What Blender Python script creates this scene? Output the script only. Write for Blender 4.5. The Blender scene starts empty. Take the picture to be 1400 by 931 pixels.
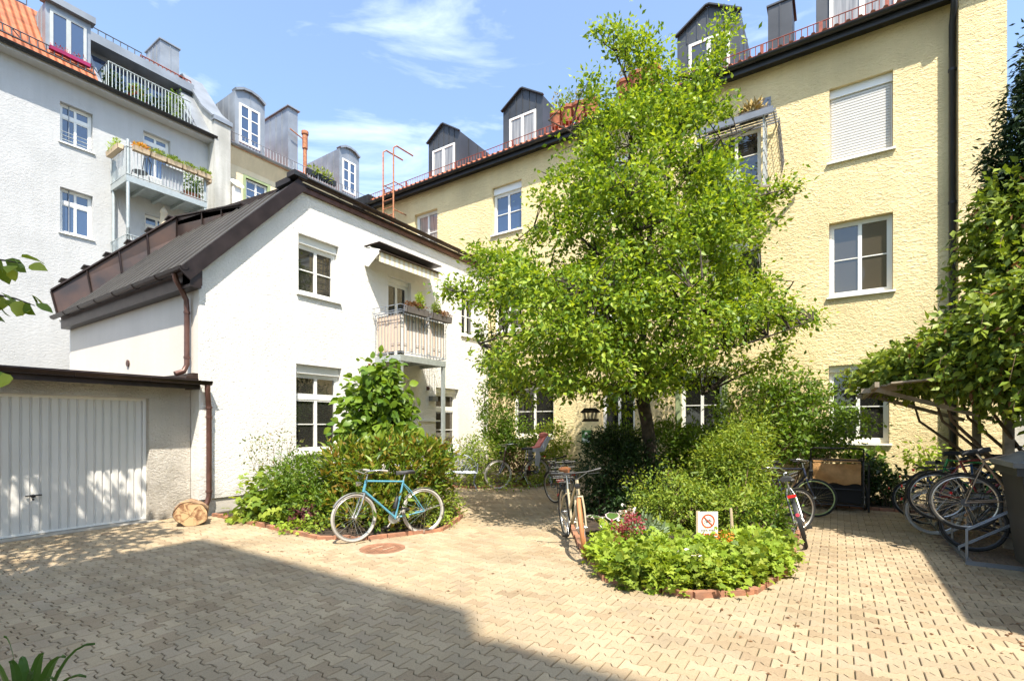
import bpy, math, random
import numpy as np
from mathutils import Vector, Matrix
random.seed(7)
rng = np.random.default_rng(11)
S = bpy.context.scene
COL = S.collection
R = math.radians
V = Vector
# ------------------------------------------------------------------ camera
F = 670.0; CX = 700.0; HY = 580.0; CH = 1.65
FW = V((-.553, .833, 0)).normalized(); RT = V((.833, .553, 0)).normalized()
def P(px, py, d):
    "world point seen at photo pixel px,py at depth d"
    p = FW*d + RT*((px-CX)/F*d)
    return V((p.x, p.y, CH + d*(HY-py)/F))
def G(px, py):
    "ground point under a photo pixel"
    return P(px, py, CH*F/(py-HY)).to_2d()
def onx(px, x):      # -> (y, depth) on the vertical plane x = const
    k = (px-CX)/F
    d = x/(FW.x + k*RT.x)
    return d*(FW.y + k*RT.y), d
def ony(px, y):      # -> (x, depth) on the vertical plane y = const
    k = (px-CX)/F
    d = y/(FW.y + k*RT.y)
    return d*(FW.x + k*RT.x), d
def zat(py, d): return CH + d*(HY-py)/F
cam = bpy.data.cameras.new('camera'); cam.sensor_width = 36; cam.lens = F/1400*36
cam.shift_y = (HY-465.5)/1400; cam.clip_end = 500; cam.clip_start = .05
co = bpy.data.objects.new('camera', cam); COL.objects.link(co)
co.location = (0, 0, CH)
co.matrix_world = Matrix(((RT.x, 0, -FW.x, 0), (RT.y, 0, -FW.y, 0), (0, 1, 0, CH), (0, 0, 0, 1)))
S.camera = co
# ------------------------------------------------------------------ light
SUND = V((-.45, .42, -1)).normalized()
elev = math.asin(-SUND.z)
az = math.atan2(-SUND.x, -SUND.y)          # direction of the sun measured from +y towards +x
w = bpy.data.worlds.new('World'); S.world = w; w.use_nodes = True
nt = w.node_tree; nt.nodes.clear()
out = nt.nodes.new('ShaderNodeOutputWorld'); bg = nt.nodes.new('ShaderNodeBackground')
sky = nt.nodes.new('ShaderNodeTexSky'); sky.sky_type = 'NISHITA'; sky.sun_disc = False
sky.sun_elevation = elev; sky.sun_rotation = az
sky.air_density = 1.0; sky.dust_density = 1.6; sky.ozone_density = .3
tc = nt.nodes.new('ShaderNodeTexCoord'); mp = nt.nodes.new('ShaderNodeMapping')
mp.inputs['Rotation'].default_value = (0, 0, R(-52)); mp.inputs['Location'].default_value = (.9, .3, .2); mp.inputs['Scale'].default_value = (1.0, 1.6, 4.8)
nz = nt.nodes.new('ShaderNodeTexNoise'); nz.inputs['Scale'].default_value = 1.9; nz.inputs['Detail'].default_value = 9
nz.inputs['Roughness'].default_value = .58; nz.inputs['Distortion'].default_value = .6
rp = nt.nodes.new('ShaderNodeValToRGB'); rp.color_ramp.elements[0].position = .54; rp.color_ramp.elements[1].position = 1.0; rp.color_ramp.elements[0].color = (.04, .04, .04, 1)
rp.color_ramp.elements[1].color = (.75, .75, .75, 1)
mx = nt.nodes.new('ShaderNodeMixRGB'); mx.inputs['Color2'].default_value = (9.5, 10.0, 10.6, 1)
nt.links.new(tc.outputs['Generated'], mp.inputs['Vector']); nt.links.new(mp.outputs[0], nz.inputs['Vector'])
nt.links.new(nz.outputs['Fac'], rp.inputs[0]); nt.links.new(rp.outputs[0], mx.inputs['Fac'])
tn = nt.nodes.new('ShaderNodeMixRGB'); tn.blend_type = 'MULTIPLY'; tn.inputs[0].default_value = 1; tn.inputs[2].default_value = (.95, 1.10, 1.18, 1)
nt.links.new(sky.outputs[0], tn.inputs[1]); nt.links.new(tn.outputs[0], mx.inputs['Color1']); nt.links.new(mx.outputs[0], bg.inputs['Color'])
bg.inputs['Strength'].default_value = .128
nt.links.new(bg.outputs[0], out.inputs[0])
sl = bpy.data.lights.new('sun', 'SUN'); sl.energy = 4.3; sl.angle = R(.5); sl.color = (1, .93, .80)
so = bpy.data.objects.new('sun', sl); COL.objects.link(so)
so.rotation_euler = SUND.to_track_quat('-Z', 'Y').to_euler(); so.location = (10, -10, 30)
S.view_settings.view_transform = 'Standard'; S.view_settings.look = 'None'; S.view_settings.gamma = 1
S.view_settings.exposure = 1.22
S.view_settings.use_curve_mapping = False
# ------------------------------------------------------------------ materials
M = {}
def mat(name, col, rough=.7, metal=0, var=.12, vscale=3., bump=0, bscale=60., bdist=.01, col2=None, spec=.5, coat=0, stain=0, detail=6):
    m = bpy.data.materials.new(name); m.use_nodes = True; n = m.node_tree.nodes; l = m.node_tree.links
    b = n['Principled BSDF']; b.inputs['Roughness'].default_value = rough; b.inputs['Metallic'].default_value = metal
    b.inputs['Specular IOR Level'].default_value = spec
    if coat: b.inputs['Coat Weight'].default_value = coat
    t = n.new('ShaderNodeTexCoord')
    nz = n.new('ShaderNodeTexNoise'); nz.inputs['Scale'].default_value = vscale; nz.inputs['Detail'].default_value = detail
    l.new(t.outputs['Object'], nz.inputs['Vector'])
    r = n.new('ShaderNodeValToRGB'); r.color_ramp.elements[0].position = .3; r.color_ramp.elements[1].position = .7
    c2 = col2 or tuple(c*(1-var*1.6) for c in col)
    r.color_ramp.elements[0].color = (*c2, 1)
    r.color_ramp.elements[1].color = (*(min(1, c*(1+var*.5)) for c in col), 1)
    l.new(nz.outputs['Fac'], r.inputs[0]); src = r.outputs[0]
    if stain:      # long vertical weather streaks
        mp = n.new('ShaderNodeMapping'); mp.inputs['Scale'].default_value = (2.2, 2.2, .22)
        l.new(t.outputs['Object'], mp.inputs['Vector'])
        n2 = n.new('ShaderNodeTexNoise'); n2.inputs['Scale'].default_value = 1.6; n2.inputs['Detail'].default_value = 8; n2.inputs['Roughness'].default_value = .65
        l.new(mp.outputs[0], n2.inputs['Vector'])
        r2 = n.new('ShaderNodeValToRGB'); r2.color_ramp.elements[0].position = .42; r2.color_ramp.elements[1].position = .62
        r2.color_ramp.elements[0].color = (1-stain, 1-stain, 1-stain*1.1, 1); r2.color_ramp.elements[1].color = (1, 1, 1, 1)
        mu = n.new('ShaderNodeMixRGB'); mu.blend_type = 'MULTIPLY'; mu.inputs['Fac'].default_value = 1
        l.new(n2.outputs['Fac'], r2.inputs[0]); l.new(src, mu.inputs['Color1']); l.new(r2.outputs[0], mu.inputs['Color2']); src = mu.outputs[0]
    l.new(src, b.inputs['Base Color'])
    if bump:
        n3 = n.new('ShaderNodeTexNoise'); n3.inputs['Scale'].default_value = bscale; n3.inputs['Detail'].default_value = 5; n3.inputs['Roughness'].default_value = .6
        l.new(t.outputs['Object'], n3.inputs['Vector'])
        bp = n.new('ShaderNodeBump'); bp.inputs['Strength'].default_value = bump; bp.inputs['Distance'].default_value = bdist
        l.new(n3.outputs['Fac'], bp.inputs['Height']); l.new(bp.outputs[0], b.inputs['Normal'])
    M[name] = m; return m
def stucco(name, col, scale, dist, strength=1, var=.08, stain=.1):
    m = mat(name, col, .92, var=var, vscale=.7, stain=stain, spec=.2)
    n = m.node_tree.nodes; l = m.node_tree.links; b = n['Principled BSDF']
    t = [x for x in n if x.type == 'TEX_COORD'][0]
    mp = n.new('ShaderNodeMapping'); mp.inputs['Scale'].default_value = (1, 1, 1.8); l.new(t.outputs['Object'], mp.inputs['Vector'])
    a = n.new('ShaderNodeTexNoise'); a.inputs['Scale'].default_value = scale; a.inputs['Detail'].default_value = 4; a.inputs['Roughness'].default_value = .62; a.inputs['Distortion'].default_value = 1.2
    l.new(mp.outputs[0], a.inputs['Vector'])
    bp = n.new('ShaderNodeBump'); bp.inputs['Strength'].default_value = strength; bp.inputs['Distance'].default_value = dist
    a2 = n.new('ShaderNodeTexNoise'); a2.inputs['Scale'].default_value = scale*.45; a2.inputs['Detail'].default_value = 3; a2.inputs['Distortion'].default_value = .8
    l.new(mp.outputs[0], a2.inputs['Vector'])
    a3 = n.new('ShaderNodeTexNoise'); a3.inputs['Scale'].default_value = .9; l.new(t.outputs['Object'], a3.inputs['Vector'])
    rr = n.new('ShaderNodeMapRange'); rr.inputs['To Min'].default_value = .25; rr.inputs['To Max'].default_value = 1.2; rr.inputs['From Min'].default_value = .3; rr.inputs['From Max'].default_value = .7; l.new(a3.outputs['Fac'], rr.inputs[0])
    # splash dirt kicked up at the foot of the wall
    sx = n.new('ShaderNodeSeparateXYZ'); l.new(t.outputs['Object'], sx.inputs[0])
    zn = n.new('ShaderNodeTexNoise'); zn.inputs['Scale'].default_value = 2.6; zn.inputs['Detail'].default_value = 8; l.new(t.outputs['Object'], zn.inputs['Vector'])
    ad = n.new('ShaderNodeMath'); ad.operation = 'MULTIPLY_ADD'; ad.inputs[1].default_value = -1.6; l.new(zn.outputs['Fac'], ad.inputs[0]); l.new(sx.outputs['Z'], ad.inputs[2])
    zr = n.new('ShaderNodeMapRange'); zr.inputs['From Min'].default_value = -.75; zr.inputs['From Max'].default_value = .0; zr.inputs['To Min'].default_value = .45; zr.inputs['To Max'].default_value = 0; l.new(ad.outputs[0], zr.inputs[0])
    dm = n.new('ShaderNodeMixRGB'); dm.inputs[2].default_value = (.24, .20, .14, 1); l.new(zr.outputs[0], dm.inputs[0])
    l.new(b.inputs['Base Color'].links[0].from_socket, dm.inputs[1]); l.new(dm.outputs[0], b.inputs['Base Color'])
    k1 = n.new('ShaderNodeMath'); k1.operation = 'MULTIPLY'; l.new(a.outputs['Fac'], k1.inputs[0]); l.new(rr.outputs[0], k1.inputs[1])
    k2 = n.new('ShaderNodeMath'); k2.operation = 'ADD'; l.new(k1.outputs[0], k2.inputs[0]); l.new(a2.outputs['Fac'], k2.inputs[1])
    l.new(k2.outputs[0], bp.inputs['Height']); l.new(bp.outputs[0], b.inputs['Normal'])
    return m
stucco('white_render', (.80, .775, .745), 30, .014, 1, .03, .05)
stucco('grey_render', (.50, .50, .505), 24, .012, 1, .04, .05)
stucco('yellow_render', (.85, .685, .39), 22, .034, 1.0, .07, .05)
stucco('cream_render', (.80, .68, .47), 14, .014, .7, .1, .10)
stucco('pebble_dash', (.80, .735, .65), 40, .06, 1, .04, .06)
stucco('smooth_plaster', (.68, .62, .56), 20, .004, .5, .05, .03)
stucco('old_plaster', (.56, .55, .52), 12, .01, .7, .16, .2)
mat('plinth', (.60, .56, .50), .9, var=.2, vscale=2.2, bump=.6, bscale=50, bdist=.01)
mat('brown_metal', (.050, .033, .029), .38, .6, var=.25, vscale=4, bump=.15, bscale=9, bdist=.01)
mat('copper_panel', (.085, .048, .036), .42, .5, col2=(.035, .028, .028), vscale=1.7, bump=.2, bscale=6, bdist=.01)
mat('seam_metal', (.125, .115, .105), .48, .55, var=.16, vscale=1.2, bump=.2, bscale=3, bdist=.01)
mat('copper_pipe', (.15, .075, .06), .4, .5, var=.25, vscale=6)
mat('zinc', (.30, .32, .35), .5, .5, var=.16, vscale=1.5, bump=.2, bscale=3, bdist=.01)
mat('dark_zinc', (.085, .088, .095), .45, .5, var=.16, vscale=1.5, bump=.2, bscale=3, bdist=.01)
mat('galv', (.42, .46, .46), .5, .4, var=.1, vscale=10)
mat('black_gutter', (.035, .035, .037), .4, .4, var=.2)
mat('white_paint', (.80, .79, .76), .4, var=.03, vscale=2)
mat('shutter_white', (.60, .585, .56), .5, var=.03)
mat('door_white', (.70, .68, .65), .42, var=.05, vscale=1.2, stain=.06)
mat('green_paint', (.30, .36, .18), .6)
mat('terracotta', (.42, .13, .06), .75, var=.25, vscale=9, bump=.3, bscale=40)
mat('brick', (.38, .165, .09), .85, var=.3, vscale=5, bump=.6, bscale=50, bdist=.008, col2=(.17, .10, .07))
mat('red_iron', (.28, .07, .045), .6, .2, var=.2, vscale=8)
mat('iron', (.11, .115, .13), .5, .4, var=.2, vscale=8)
mat('grey_iron', (.27, .30, .36), .5, .3, var=.15, vscale=8)
mat('rust', (.42, .17, .08), .8, var=.3, vscale=12, bump=.3)
mat('soil', (.055, .036, .022), .95, var=.4, vscale=8, bump=1, bscale=40, bdist=.03)
mat('bark', (.06, .044, .032), .9, var=.4, vscale=12, bump=1, bscale=30, bdist=.02)
mat('twig', (.14, .09, .05), .85, var=.3, vscale=12)
mat('wood_grey', (.34, .28, .21), .8, var=.3, vscale=9, bump=.5, bscale=30, bdist=.004)
mat('log_bark', (.40, .25, .14), .9, col2=(.16, .085, .045), vscale=9, bump=1, bscale=22, bdist=.025)
mat('black_rubber', (.022, .022, .022), .75, var=.2)
mat('grey_rubber', (.42, .39, .35), .8)
mat('tan_rubber', (.50, .20, .08), .75)
mat('chrome', (.62, .61, .59), .22, .95, var=.08)
mat('alu', (.55, .54, .52), .35, .8, var=.08)
mat('black_plastic', (.02, .02, .021), .45, var=.1)
mat('bin_plastic', (.028, .031, .034), .5, var=.2, vscale=4, bump=.2, bscale=150, bdist=.002)
mat('bin_lid', (.16, .17, .18), .42, var=.2, vscale=5, bump=.2, bscale=90)
mat('blue_paint', (.10, .30, .40), .3, .1, coat=.4, var=.08)
mat('royal_paint', (.03, .12, .34), .3, .1, coat=.4)
mat('cream_paint', (.50, .42, .28), .35, .1, coat=.3)
mat('bronze_paint', (.26, .19, .13), .4, .3)
mat('navy_paint', (.045, .055, .10), .3, .3, coat=.4)
mat('silver_paint', (.42, .43, .45), .35, .6)
mat('brown_paint', (.10, .06, .045), .4, .2)
mat('darkred_paint', (.20, .02, .02), .35, .1, coat=.3)
mat('green_bike', (.03, .30, .08), .35, .1, coat=.3)
mat('leather', (.20, .075, .03), .5, var=.2)
mat('black_saddle', (.03, .03, .032), .6)
mat('red_plastic', (.62, .07, .05), .4)
mat('red_lens', (.70, .02, .02), .2, coat=1)
mat('salmon', (.70, .22, .18), .8)
mat('grey_cloth', (.42, .43, .46), .9)
mat('orange_cloth', (.62, .33, .13), .85, var=.2, vscale=6, bump=.6, bscale=9, bdist=.03)
mat('tarp', (.35, .31, .25), .8, var=.25, vscale=5, bump=.5, bscale=8, bdist=.03)
mat('dark_cloth', (.02, .018, .018), .9)
mat('parasol_cloth', (.62, .52, .38), .9)
mat('planter_wood', (.55, .42, .28), .8, var=.15)
mat('planter_grey', (.16, .14, .13), .8)
mat('wicker', (.10, .07, .05), .8, bump=1, bscale=90)
mat('concrete', (.42, .39, .34), .9, var=.2, vscale=5, bump=.5, bscale=80, bdist=.004)
mat('rusty_cast', (.34, .17, .10), .7, .2, var=.25, vscale=9, bump=.4, bscale=70, bdist=.003)
mat('cover_frame', (.42, .30, .20), .85, var=.2, vscale=9)
mat('sign_white', (.82, .80, .74), .45, var=.04)
mat('sign_red', (.62, .09, .03), .5)
mat('sign_dark', (.05, .05, .06), .5)
mat('mail_green', (.10, .26, .08), .45)
mat('paper', (.75, .76, .72), .7)
mat('curtain', (.62, .62, .60), .9, var=.2, vscale=3)
mat('magenta', (.40, .02, .12), .6)
mat('lamp_grey', (.22, .23, .25), .4, .4)
mat('teal', (.02, .20, .18), .5)
mat('straw', (.42, .30, .10), .9)
mat('dead_leaf', (.22, .10, .04), .9)
mat('label_grey', (.45, .47, .47), .6)
# awning / screen cloth with stripes
def stripes(name, a, b, axis, scale):
    m = mat(name, a, .9); n = m.node_tree.nodes; l = m.node_tree.links
    t = [x for x in n if x.type == 'TEX_COORD'][0]
    wv = n.new('ShaderNodeTexWave'); wv.wave_type = 'BANDS'; wv.bands_direction = axis; wv.inputs['Scale'].default_value = scale
    r = n.new('ShaderNodeValToRGB'); r.color_ramp.interpolation = 'CONSTANT'
    r.color_ramp.elements[0].color = (*a, 1); r.color_ramp.elements[1].color = (*b, 1); r.color_ramp.elements[1].position = .55
    l.new(t.outputs['Object'], wv.inputs['Vector']); l.new(wv.outputs['Fac'], r.inputs[0]); l.new(r.outputs[0], n['Principled BSDF'].inputs['Base Color'])
stripes('awning_cloth', (.80, .77, .70), (.74, .62, .44), 'Y', 2.0)
stripes('screen_cloth', (.76, .72, .66), (.62, .48, .38), 'Y', 2.4)
# glass: opaque dark pane with a mirror-like surface
def glass(name, col, tint=.5, rough=.02, curtains=False):
    m = bpy.data.materials.new(name); m.use_nodes = True; n = m.node_tree.nodes; l = m.node_tree.links
    b = n['Principled BSDF']; b.inputs['Base Color'].default_value = (*col, 1); b.inputs['Roughness'].default_value = rough
    b.inputs['IOR'].default_value = 1.7; b.inputs['Coat Weight'].default_value = tint; b.inputs['Coat IOR'].default_value = 1.9; b.inputs['Coat Roughness'].default_value = .01
    t = n.new('ShaderNodeTexCoord'); a = n.new('ShaderNodeTexNoise'); a.inputs['Scale'].default_value = 1.3; a.inputs['Detail'].default_value = 1
    bp = n.new('ShaderNodeBump'); bp.inputs['Strength'].default_value = .25; bp.inputs['Distance'].default_value = .02
    l.new(t.outputs['Object'], a.inputs['Vector']); l.new(a.outputs['Fac'], bp.inputs['Height']); l.new(bp.outputs[0], b.inputs['Coat Normal'])
    if curtains:
        mp = n.new('ShaderNodeMapping'); mp.inputs['Scale'].default_value = (9, 9, .4); l.new(t.outputs['Object'], mp.inputs[0])
        q = n.new('ShaderNodeTexNoise'); q.inputs['Scale'].default_value = 2; l.new(mp.outputs[0], q.inputs['Vector'])
        r = n.new('ShaderNodeValToRGB'); r.color_ramp.elements[0].position = .35; r.color_ramp.elements[1].position = .65
        r.color_ramp.elements[0].color = (*(c*.45 for c in col), 1); r.color_ramp.elements[1].color = (*col, 1)
        l.new(q.outputs['Fac'], r.inputs[0]); l.new(r.outputs[0], b.inputs['Base Color'])
    M[name] = m
glass('pane', (.025, .024, .022)); glass('pane_blue', (.03, .055, .12), .8); glass('pane_curtain', (.34, .33, .31), .5, .1, True)
glass('pane_dark', (.012, .012, .012), .15); glass('pane_brown', (.06, .05, .035), .3)
# roof tiles
def tiles(name, col, u_axis, su, sv):
    m = mat(name, col, .75, var=.3, vscale=3); n = m.node_tree.nodes; l = m.node_tree.links
    t = [x for x in n if x.type == 'TEX_COORD'][0]
    def wave(axis, sc, prof):
        a = n.new('ShaderNodeTexWave'); a.bands_direction = axis; a.wave_profile = prof; a.inputs['Scale'].default_value = sc
        l.new(t.outputs['Object'], a.inputs['Vector']); return a
    a = wave(u_axis, su, 'SIN'); b = wave('Z', sv, 'SAW')
    ad = n.new('ShaderNodeMath'); ad.operation = 'ADD'; l.new(a.outputs['Fac'], ad.inputs[0]); l.new(b.outputs['Fac'], ad.inputs[1])
    bp = n.new('ShaderNodeBump'); bp.inputs['Strength'].default_value = 1; bp.inputs['Distance'].default_value = .05
    l.new(ad.outputs[0], bp.inputs['Height']); l.new(bp.outputs[0], n['Principled BSDF'].inputs['Normal'])
tiles('roof_tile_y', (.46, .13, .05), 'Y', 1.6, 1.9)
tiles('roof_tile_x', (.42, .12, .05), 'X', 1.6, 1.1)
# paving: colour per stone
def island_mat(name, cols, rough=.9, trans=0, bump=0, bscale=200, spec=.3, mott=0):
    m = bpy.data.materials.new(name); m.use_nodes = True; n = m.node_tree.nodes; l = m.node_tree.links
    b = n['Principled BSDF']; b.inputs['Roughness'].default_value = rough; b.inputs['Specular IOR Level'].default_value = spec
    g = n.new('ShaderNodeNewGeometry'); r = n.new('ShaderNodeValToRGB')
    e = r.color_ramp.elements
    while len(e) < len(cols): e.new(.5)
    for i, c in enumerate(cols): e[i].position = i/(len(cols)-1); e[i].color = (*c, 1)
    l.new(g.outputs['Random Per Island'], r.inputs[0]); src = r.outputs[0]
    t = n.new('ShaderNodeTexCoord')
    if mott:
        for sc, lo, k in ((1.1, 1-mott, 6), (90, 1-mott*.9, 3)):
            a = n.new('ShaderNodeTexNoise'); a.inputs['Scale'].default_value = sc; a.inputs['Detail'].default_value = k
            l.new(t.outputs['Object'], a.inputs['Vector'])
            q = n.new('ShaderNodeValToRGB'); q.color_ramp.elements[0].position = .35; q.color_ramp.elements[1].position = .6
            q.color_ramp.elements[0].color = (lo, lo*.99, lo*.97, 1); q.color_ramp.elements[1].color = (1, 1, 1, 1)
            mu = n.new('ShaderNodeMixRGB'); mu.blend_type = 'MULTIPLY'; mu.inputs[0].default_value = 1
            l.new(a.outputs['Fac'], q.inputs[0]); l.new(src, mu.inputs[1]); l.new(q.outputs[0], mu.inputs[2]); src = mu.outputs[0]
    l.new(src, b.inputs['Base Color'])
    if bump:
        a = n.new('ShaderNodeTexNoise'); a.inputs['Scale'].default_value = bscale; a.inputs['Detail'].default_value = 3
        l.new(t.outputs['Object'], a.inputs['Vector'])
        bp = n.new('ShaderNodeBump'); bp.inputs['Strength'].default_value = bump; bp.inputs['Distance'].default_value = .004
        l.new(a.outputs['Fac'], bp.inputs['Height']); l.new(bp.outputs[0], b.inputs['Normal'])
    if trans:
        tr = n.new('ShaderNodeBsdfTranslucent'); ms = n.new('ShaderNodeMixShader'); ms.inputs[0].default_value = trans
        gm = n.new('ShaderNodeMixRGB'); gm.blend_type = 'MULTIPLY'; gm.inputs[0].default_value = 1; gm.inputs[2].default_value = (1.75, 1.6, .6, 1)
        l.new(src, gm.inputs[1]); l.new(gm.outputs[0], tr.inputs['Color'])
        l.new(b.outputs[0], ms.inputs[1]); l.new(tr.outputs[0], ms.inputs[2])
        l.new(ms.outputs[0], n['Material Output'].inputs['Surface'])
    M[name] = m
island_mat('paver', [(.32, .238, .152), (.41, .315, .20), (.36, .285, .192), (.455, .355, .23), (.385, .30, .205)], .92, bump=.5, mott=.2)
island_mat('grid_paver', [(.20, .14, .10), (.28, .20, .14)], .92, bump=.5, mott=.2)
T = .33
island_mat('leaf_apple', [(.055, .115, .012), (.12, .205, .02), (.19, .28, .026), (.26, .35, .032), (.35, .43, .05)], .45, T)
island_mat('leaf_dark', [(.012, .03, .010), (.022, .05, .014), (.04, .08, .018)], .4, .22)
island_mat('leaf_mid', [(.06, .115, .014), (.10, .175, .018), (.16, .24, .024)], .45, T)
island_mat('leaf_light', [(.09, .15, .02), (.16, .24, .03), (.23, .30, .04), (.31, .36, .05)], .5, T)
island_mat('leaf_lime', [(.20, .30, .03), (.27, .37, .04), (.34, .42, .06)], .55, T)
island_mat('leaf_broad', [(.07, .14, .016), (.12, .20, .02), (.18, .26, .028)], .38, .3)
island_mat('leaf_rusty', [(.04, .08, .015), (.09, .16, .02), (.18, .24, .025), (.26, .15, .03), (.16, .24, .025), (.23, .30, .03)], .4, .3)
island_mat('leaf_vine', [(.05, .08, .015), (.12, .18, .025), (.20, .27, .035), (.28, .34, .06)], .42, .3)
island_mat('leaf_brown', [(.10, .045, .02), (.17, .08, .035), (.24, .13, .06)], .8, .2)
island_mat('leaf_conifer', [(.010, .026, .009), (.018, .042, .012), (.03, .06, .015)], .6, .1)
island_mat('leaf_grey', [(.16, .22, .12), (.24, .30, .19)], .6, .25)
island_mat('leaf_sparse', [(.13, .16, .05), (.20, .25, .08), (.28, .20, .09)], .6, .3)
island_mat('leaf_purple', [(.07, .022, .03), (.14, .04, .05), (.10, .05, .03)], .5, .2)
island_mat('petal_pink', [(.22, .03, .05), (.36, .07, .09), (.14, .05, .04)], .6, .3)
island_mat('petal_orange', [(.60, .18, .03), (.70, .30, .05)], .6, .3)
island_mat('petal_yellow', [(.50, .36, .04), (.60, .22, .04), (.35, .35, .04)], .6, .3)
island_mat('petal_white', [(.75, .70, .68), (.70, .55, .60)], .6, .3)
island_mat('leaf_varieg', [(.03, .08, .02), (.06, .13, .03), (.09, .16, .04)], .4, .25)
# ------------------------------------------------------------------ mesh builder
class MB:
    def __init__(s): s.v = []; s.f = []; s.sm = []
    def add(s, vs, fs, smooth=False):
        o = len(s.v); s.v += [tuple(x) for x in vs]; s.f += [tuple(i+o for i in f) for f in fs]; s.sm += [smooth]*len(fs)
    def poly(s, *vs): s.add(vs, [tuple(range(len(vs)))])
    def fbox(s, o, U, N, u0, u1, z0, z1, n0, n1):
        "box in a local frame: along U, up Z, along N"
        o = V(o); U = V(U); N = V(N); Z = V((0, 0, 1))
        c = [o+U*u+N*n+Z*z for z in (z0, z1) for n in (n0, n1) for u in (u0, u1)]
        s.add(c, [(0, 1, 3, 2), (4, 6, 7, 5), (0, 4, 5, 1), (2, 3, 7, 6), (0, 2, 6, 4), (1, 5, 7, 3)])
    def box(s, x0, x1, y0, y1, z0, z1): s.fbox((0, 0, 0), (1, 0, 0), (0, 1, 0), x0, x1, z0, z1, y0, y1)
    def beam(s, a, b, w, h, up=(0, 0, 1)):
        a = V(a); b = V(b); t = (b-a).normalized(); up = V(up)
        if abs(t.dot(up)) > .98: up = V((1, 0, 0))
        r = t.cross(up).normalized(); u = r.cross(t)
        c = [p+r*i*w/2+u*j*h/2 for p in (a, b) for j in (-1, 1) for i in (-1, 1)]
        s.add(c, [(0, 1, 3, 2), (4, 6, 7, 5), (0, 4, 5, 1), (2, 3, 7, 6), (0, 2, 6, 4), (1, 5, 7, 3)])
    def tube(s, pts, r, n=8, caps=True, closed=False):
        pts = [V(p) for p in pts]; m = len(pts)
        rr = r if isinstance(r, (list, tuple)) else [r]*m
        vs = []; prev = None
        for i, p in enumerate(pts):
            if closed: t = pts[(i+1) % m]-pts[i-1]
            else: t = pts[min(i+1, m-1)]-pts[max(i-1, 0)]
            if t.length < 1e-9: t = V((0, 0, 1))
            t.normalize()
            if prev is None:
                q = V((0, 0, 1)) if abs(t.z) < .9 else V((1, 0, 0)); a = t.cross(q).normalized()
            else:
                a = prev-t*prev.dot(t)
                a = a.normalized() if a.length > 1e-6 else t.orthogonal().normalized()
            prev = a; b = t.cross(a)
            vs += [p+(a*math.cos(2*math.pi*k/n)+b*math.sin(2*math.pi*k/n))*rr[i] for k in range(n)]
        fs = []
        for i in range(m if closed else m-1):
            j = (i+1) % m
            fs += [(i*n+k, i*n+(k+1) % n, j*n+(k+1) % n, j*n+k) for k in range(n)]
        if caps and not closed: fs += [tuple(range(n-1, -1, -1)), tuple(range((m-1)*n, m*n))]
        s.add(vs, fs, True)
    def lathe(s, c, prof, n=16, axis=(0, 0, 1)):
        c = V(c); ax = V(axis).normalized(); a = ax.orthogonal().normalized(); b = ax.cross(a)
        vs = [c+ax*h+(a*math.cos(2*math.pi*k/n)+b*math.sin(2*math.pi*k/n))*r for r, h in prof for k in range(n)]
        m = len(prof)
        fs = [(i*n+k, i*n+(k+1) % n, (i+1)*n+(k+1) % n, (i+1)*n+k) for i in range(m-1) for k in range(n)]
        fs += [tuple(range(n-1, -1, -1)), tuple(range((m-1)*n, m*n))]
        s.add(vs, fs, True)
    def prism(s, pts, d):
        "closed polygon pts extruded by vector d"
        pts = [V(p) for p in pts]; d = V(d); n = len(pts)
        s.add(pts+[p+d for p in pts], [tuple(range(n-1, -1, -1)), tuple(range(n, 2*n))]+[(i, (i+1) % n, (i+1) % n+n, i+n) for i in range(n)])
    def build(s, name, m, parent=None, flat=False):
        me = bpy.data.meshes.new(name); me.from_pydata(s.v, [], s.f)
        me.materials.append(M[m] if isinstance(m, str) else m)
        if not flat: me.polygons.foreach_set('use_smooth', s.sm)
        import bmesh
        b = bmesh.new(); b.from_mesh(me); bmesh.ops.recalc_face_normals(b, faces=b.faces); b.to_mesh(me); b.free()
        if any(s.sm) and not flat: me.set_sharp_from_angle(angle=R(50))
        o = bpy.data.objects.new(name, me); COL.objects.link(o)
        if parent: o.parent = parent
        return o
def tag(o, label=None, cat=None, group=None, kind=None):
    if label: o['label'] = label
    if cat: o['category'] = cat
    if group: o['group'] = group
    if kind: o['kind'] = kind
    return o
def empty(name, loc=(0, 0, 0), rz=0, label=None, cat=None, group=None):
    o = bpy.data.objects.new(name, None); COL.objects.link(o); o.location = loc; o.rotation_euler = (0, 0, rz); o.empty_display_size = .1
    return tag(o, label, cat, group)
def copy_tree(o, parent=None):
    c = o.copy(); COL.objects.link(c); c.parent = parent
    for ch in list(o.children): copy_tree(ch, c)
    return c
X = V((1, 0, 0)); Y = V((0, 1, 0)); Z = V((0, 0, 1))
# walls with openings. (U,N) frame; openings are (u0,u1,z0,z1)
def wall(mb, o, U, N, u0, u1, z0, z1, ops=(), depth=.16):
    us = sorted({u0, u1, *[a for q in ops for a in q[:2]]}); zs = sorted({z0, z1, *[a for q in ops for a in q[2:4]]})
    o = V(o); U = V(U); N = V(N)
    pt = lambda u, z, n=0: o+U*u+Z*z+N*n
    for i in range(len(us)-1):
        for j in range(len(zs)-1):
            um = (us[i]+us[i+1])/2; zm = (zs[j]+zs[j+1])/2
            if um < u0 or um > u1 or zm < z0 or zm > z1: continue
            if any(q[0] < um < q[1] and q[2] < zm < q[3] for q in ops): continue
            mb.poly(pt(us[i], zs[j]), pt(us[i+1], zs[j]), pt(us[i+1], zs[j+1]), pt(us[i], zs[j+1]))
    for a, b, c, d in [q[:4] for q in ops]:
        for p, q in (((a, c), (b, c)), ((b, c), (b, d)), ((b, d), (a, d)), ((a, d), (a, c))):
            mb.poly(pt(*p), pt(*q), pt(*q, -depth), pt(*p, -depth))
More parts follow.
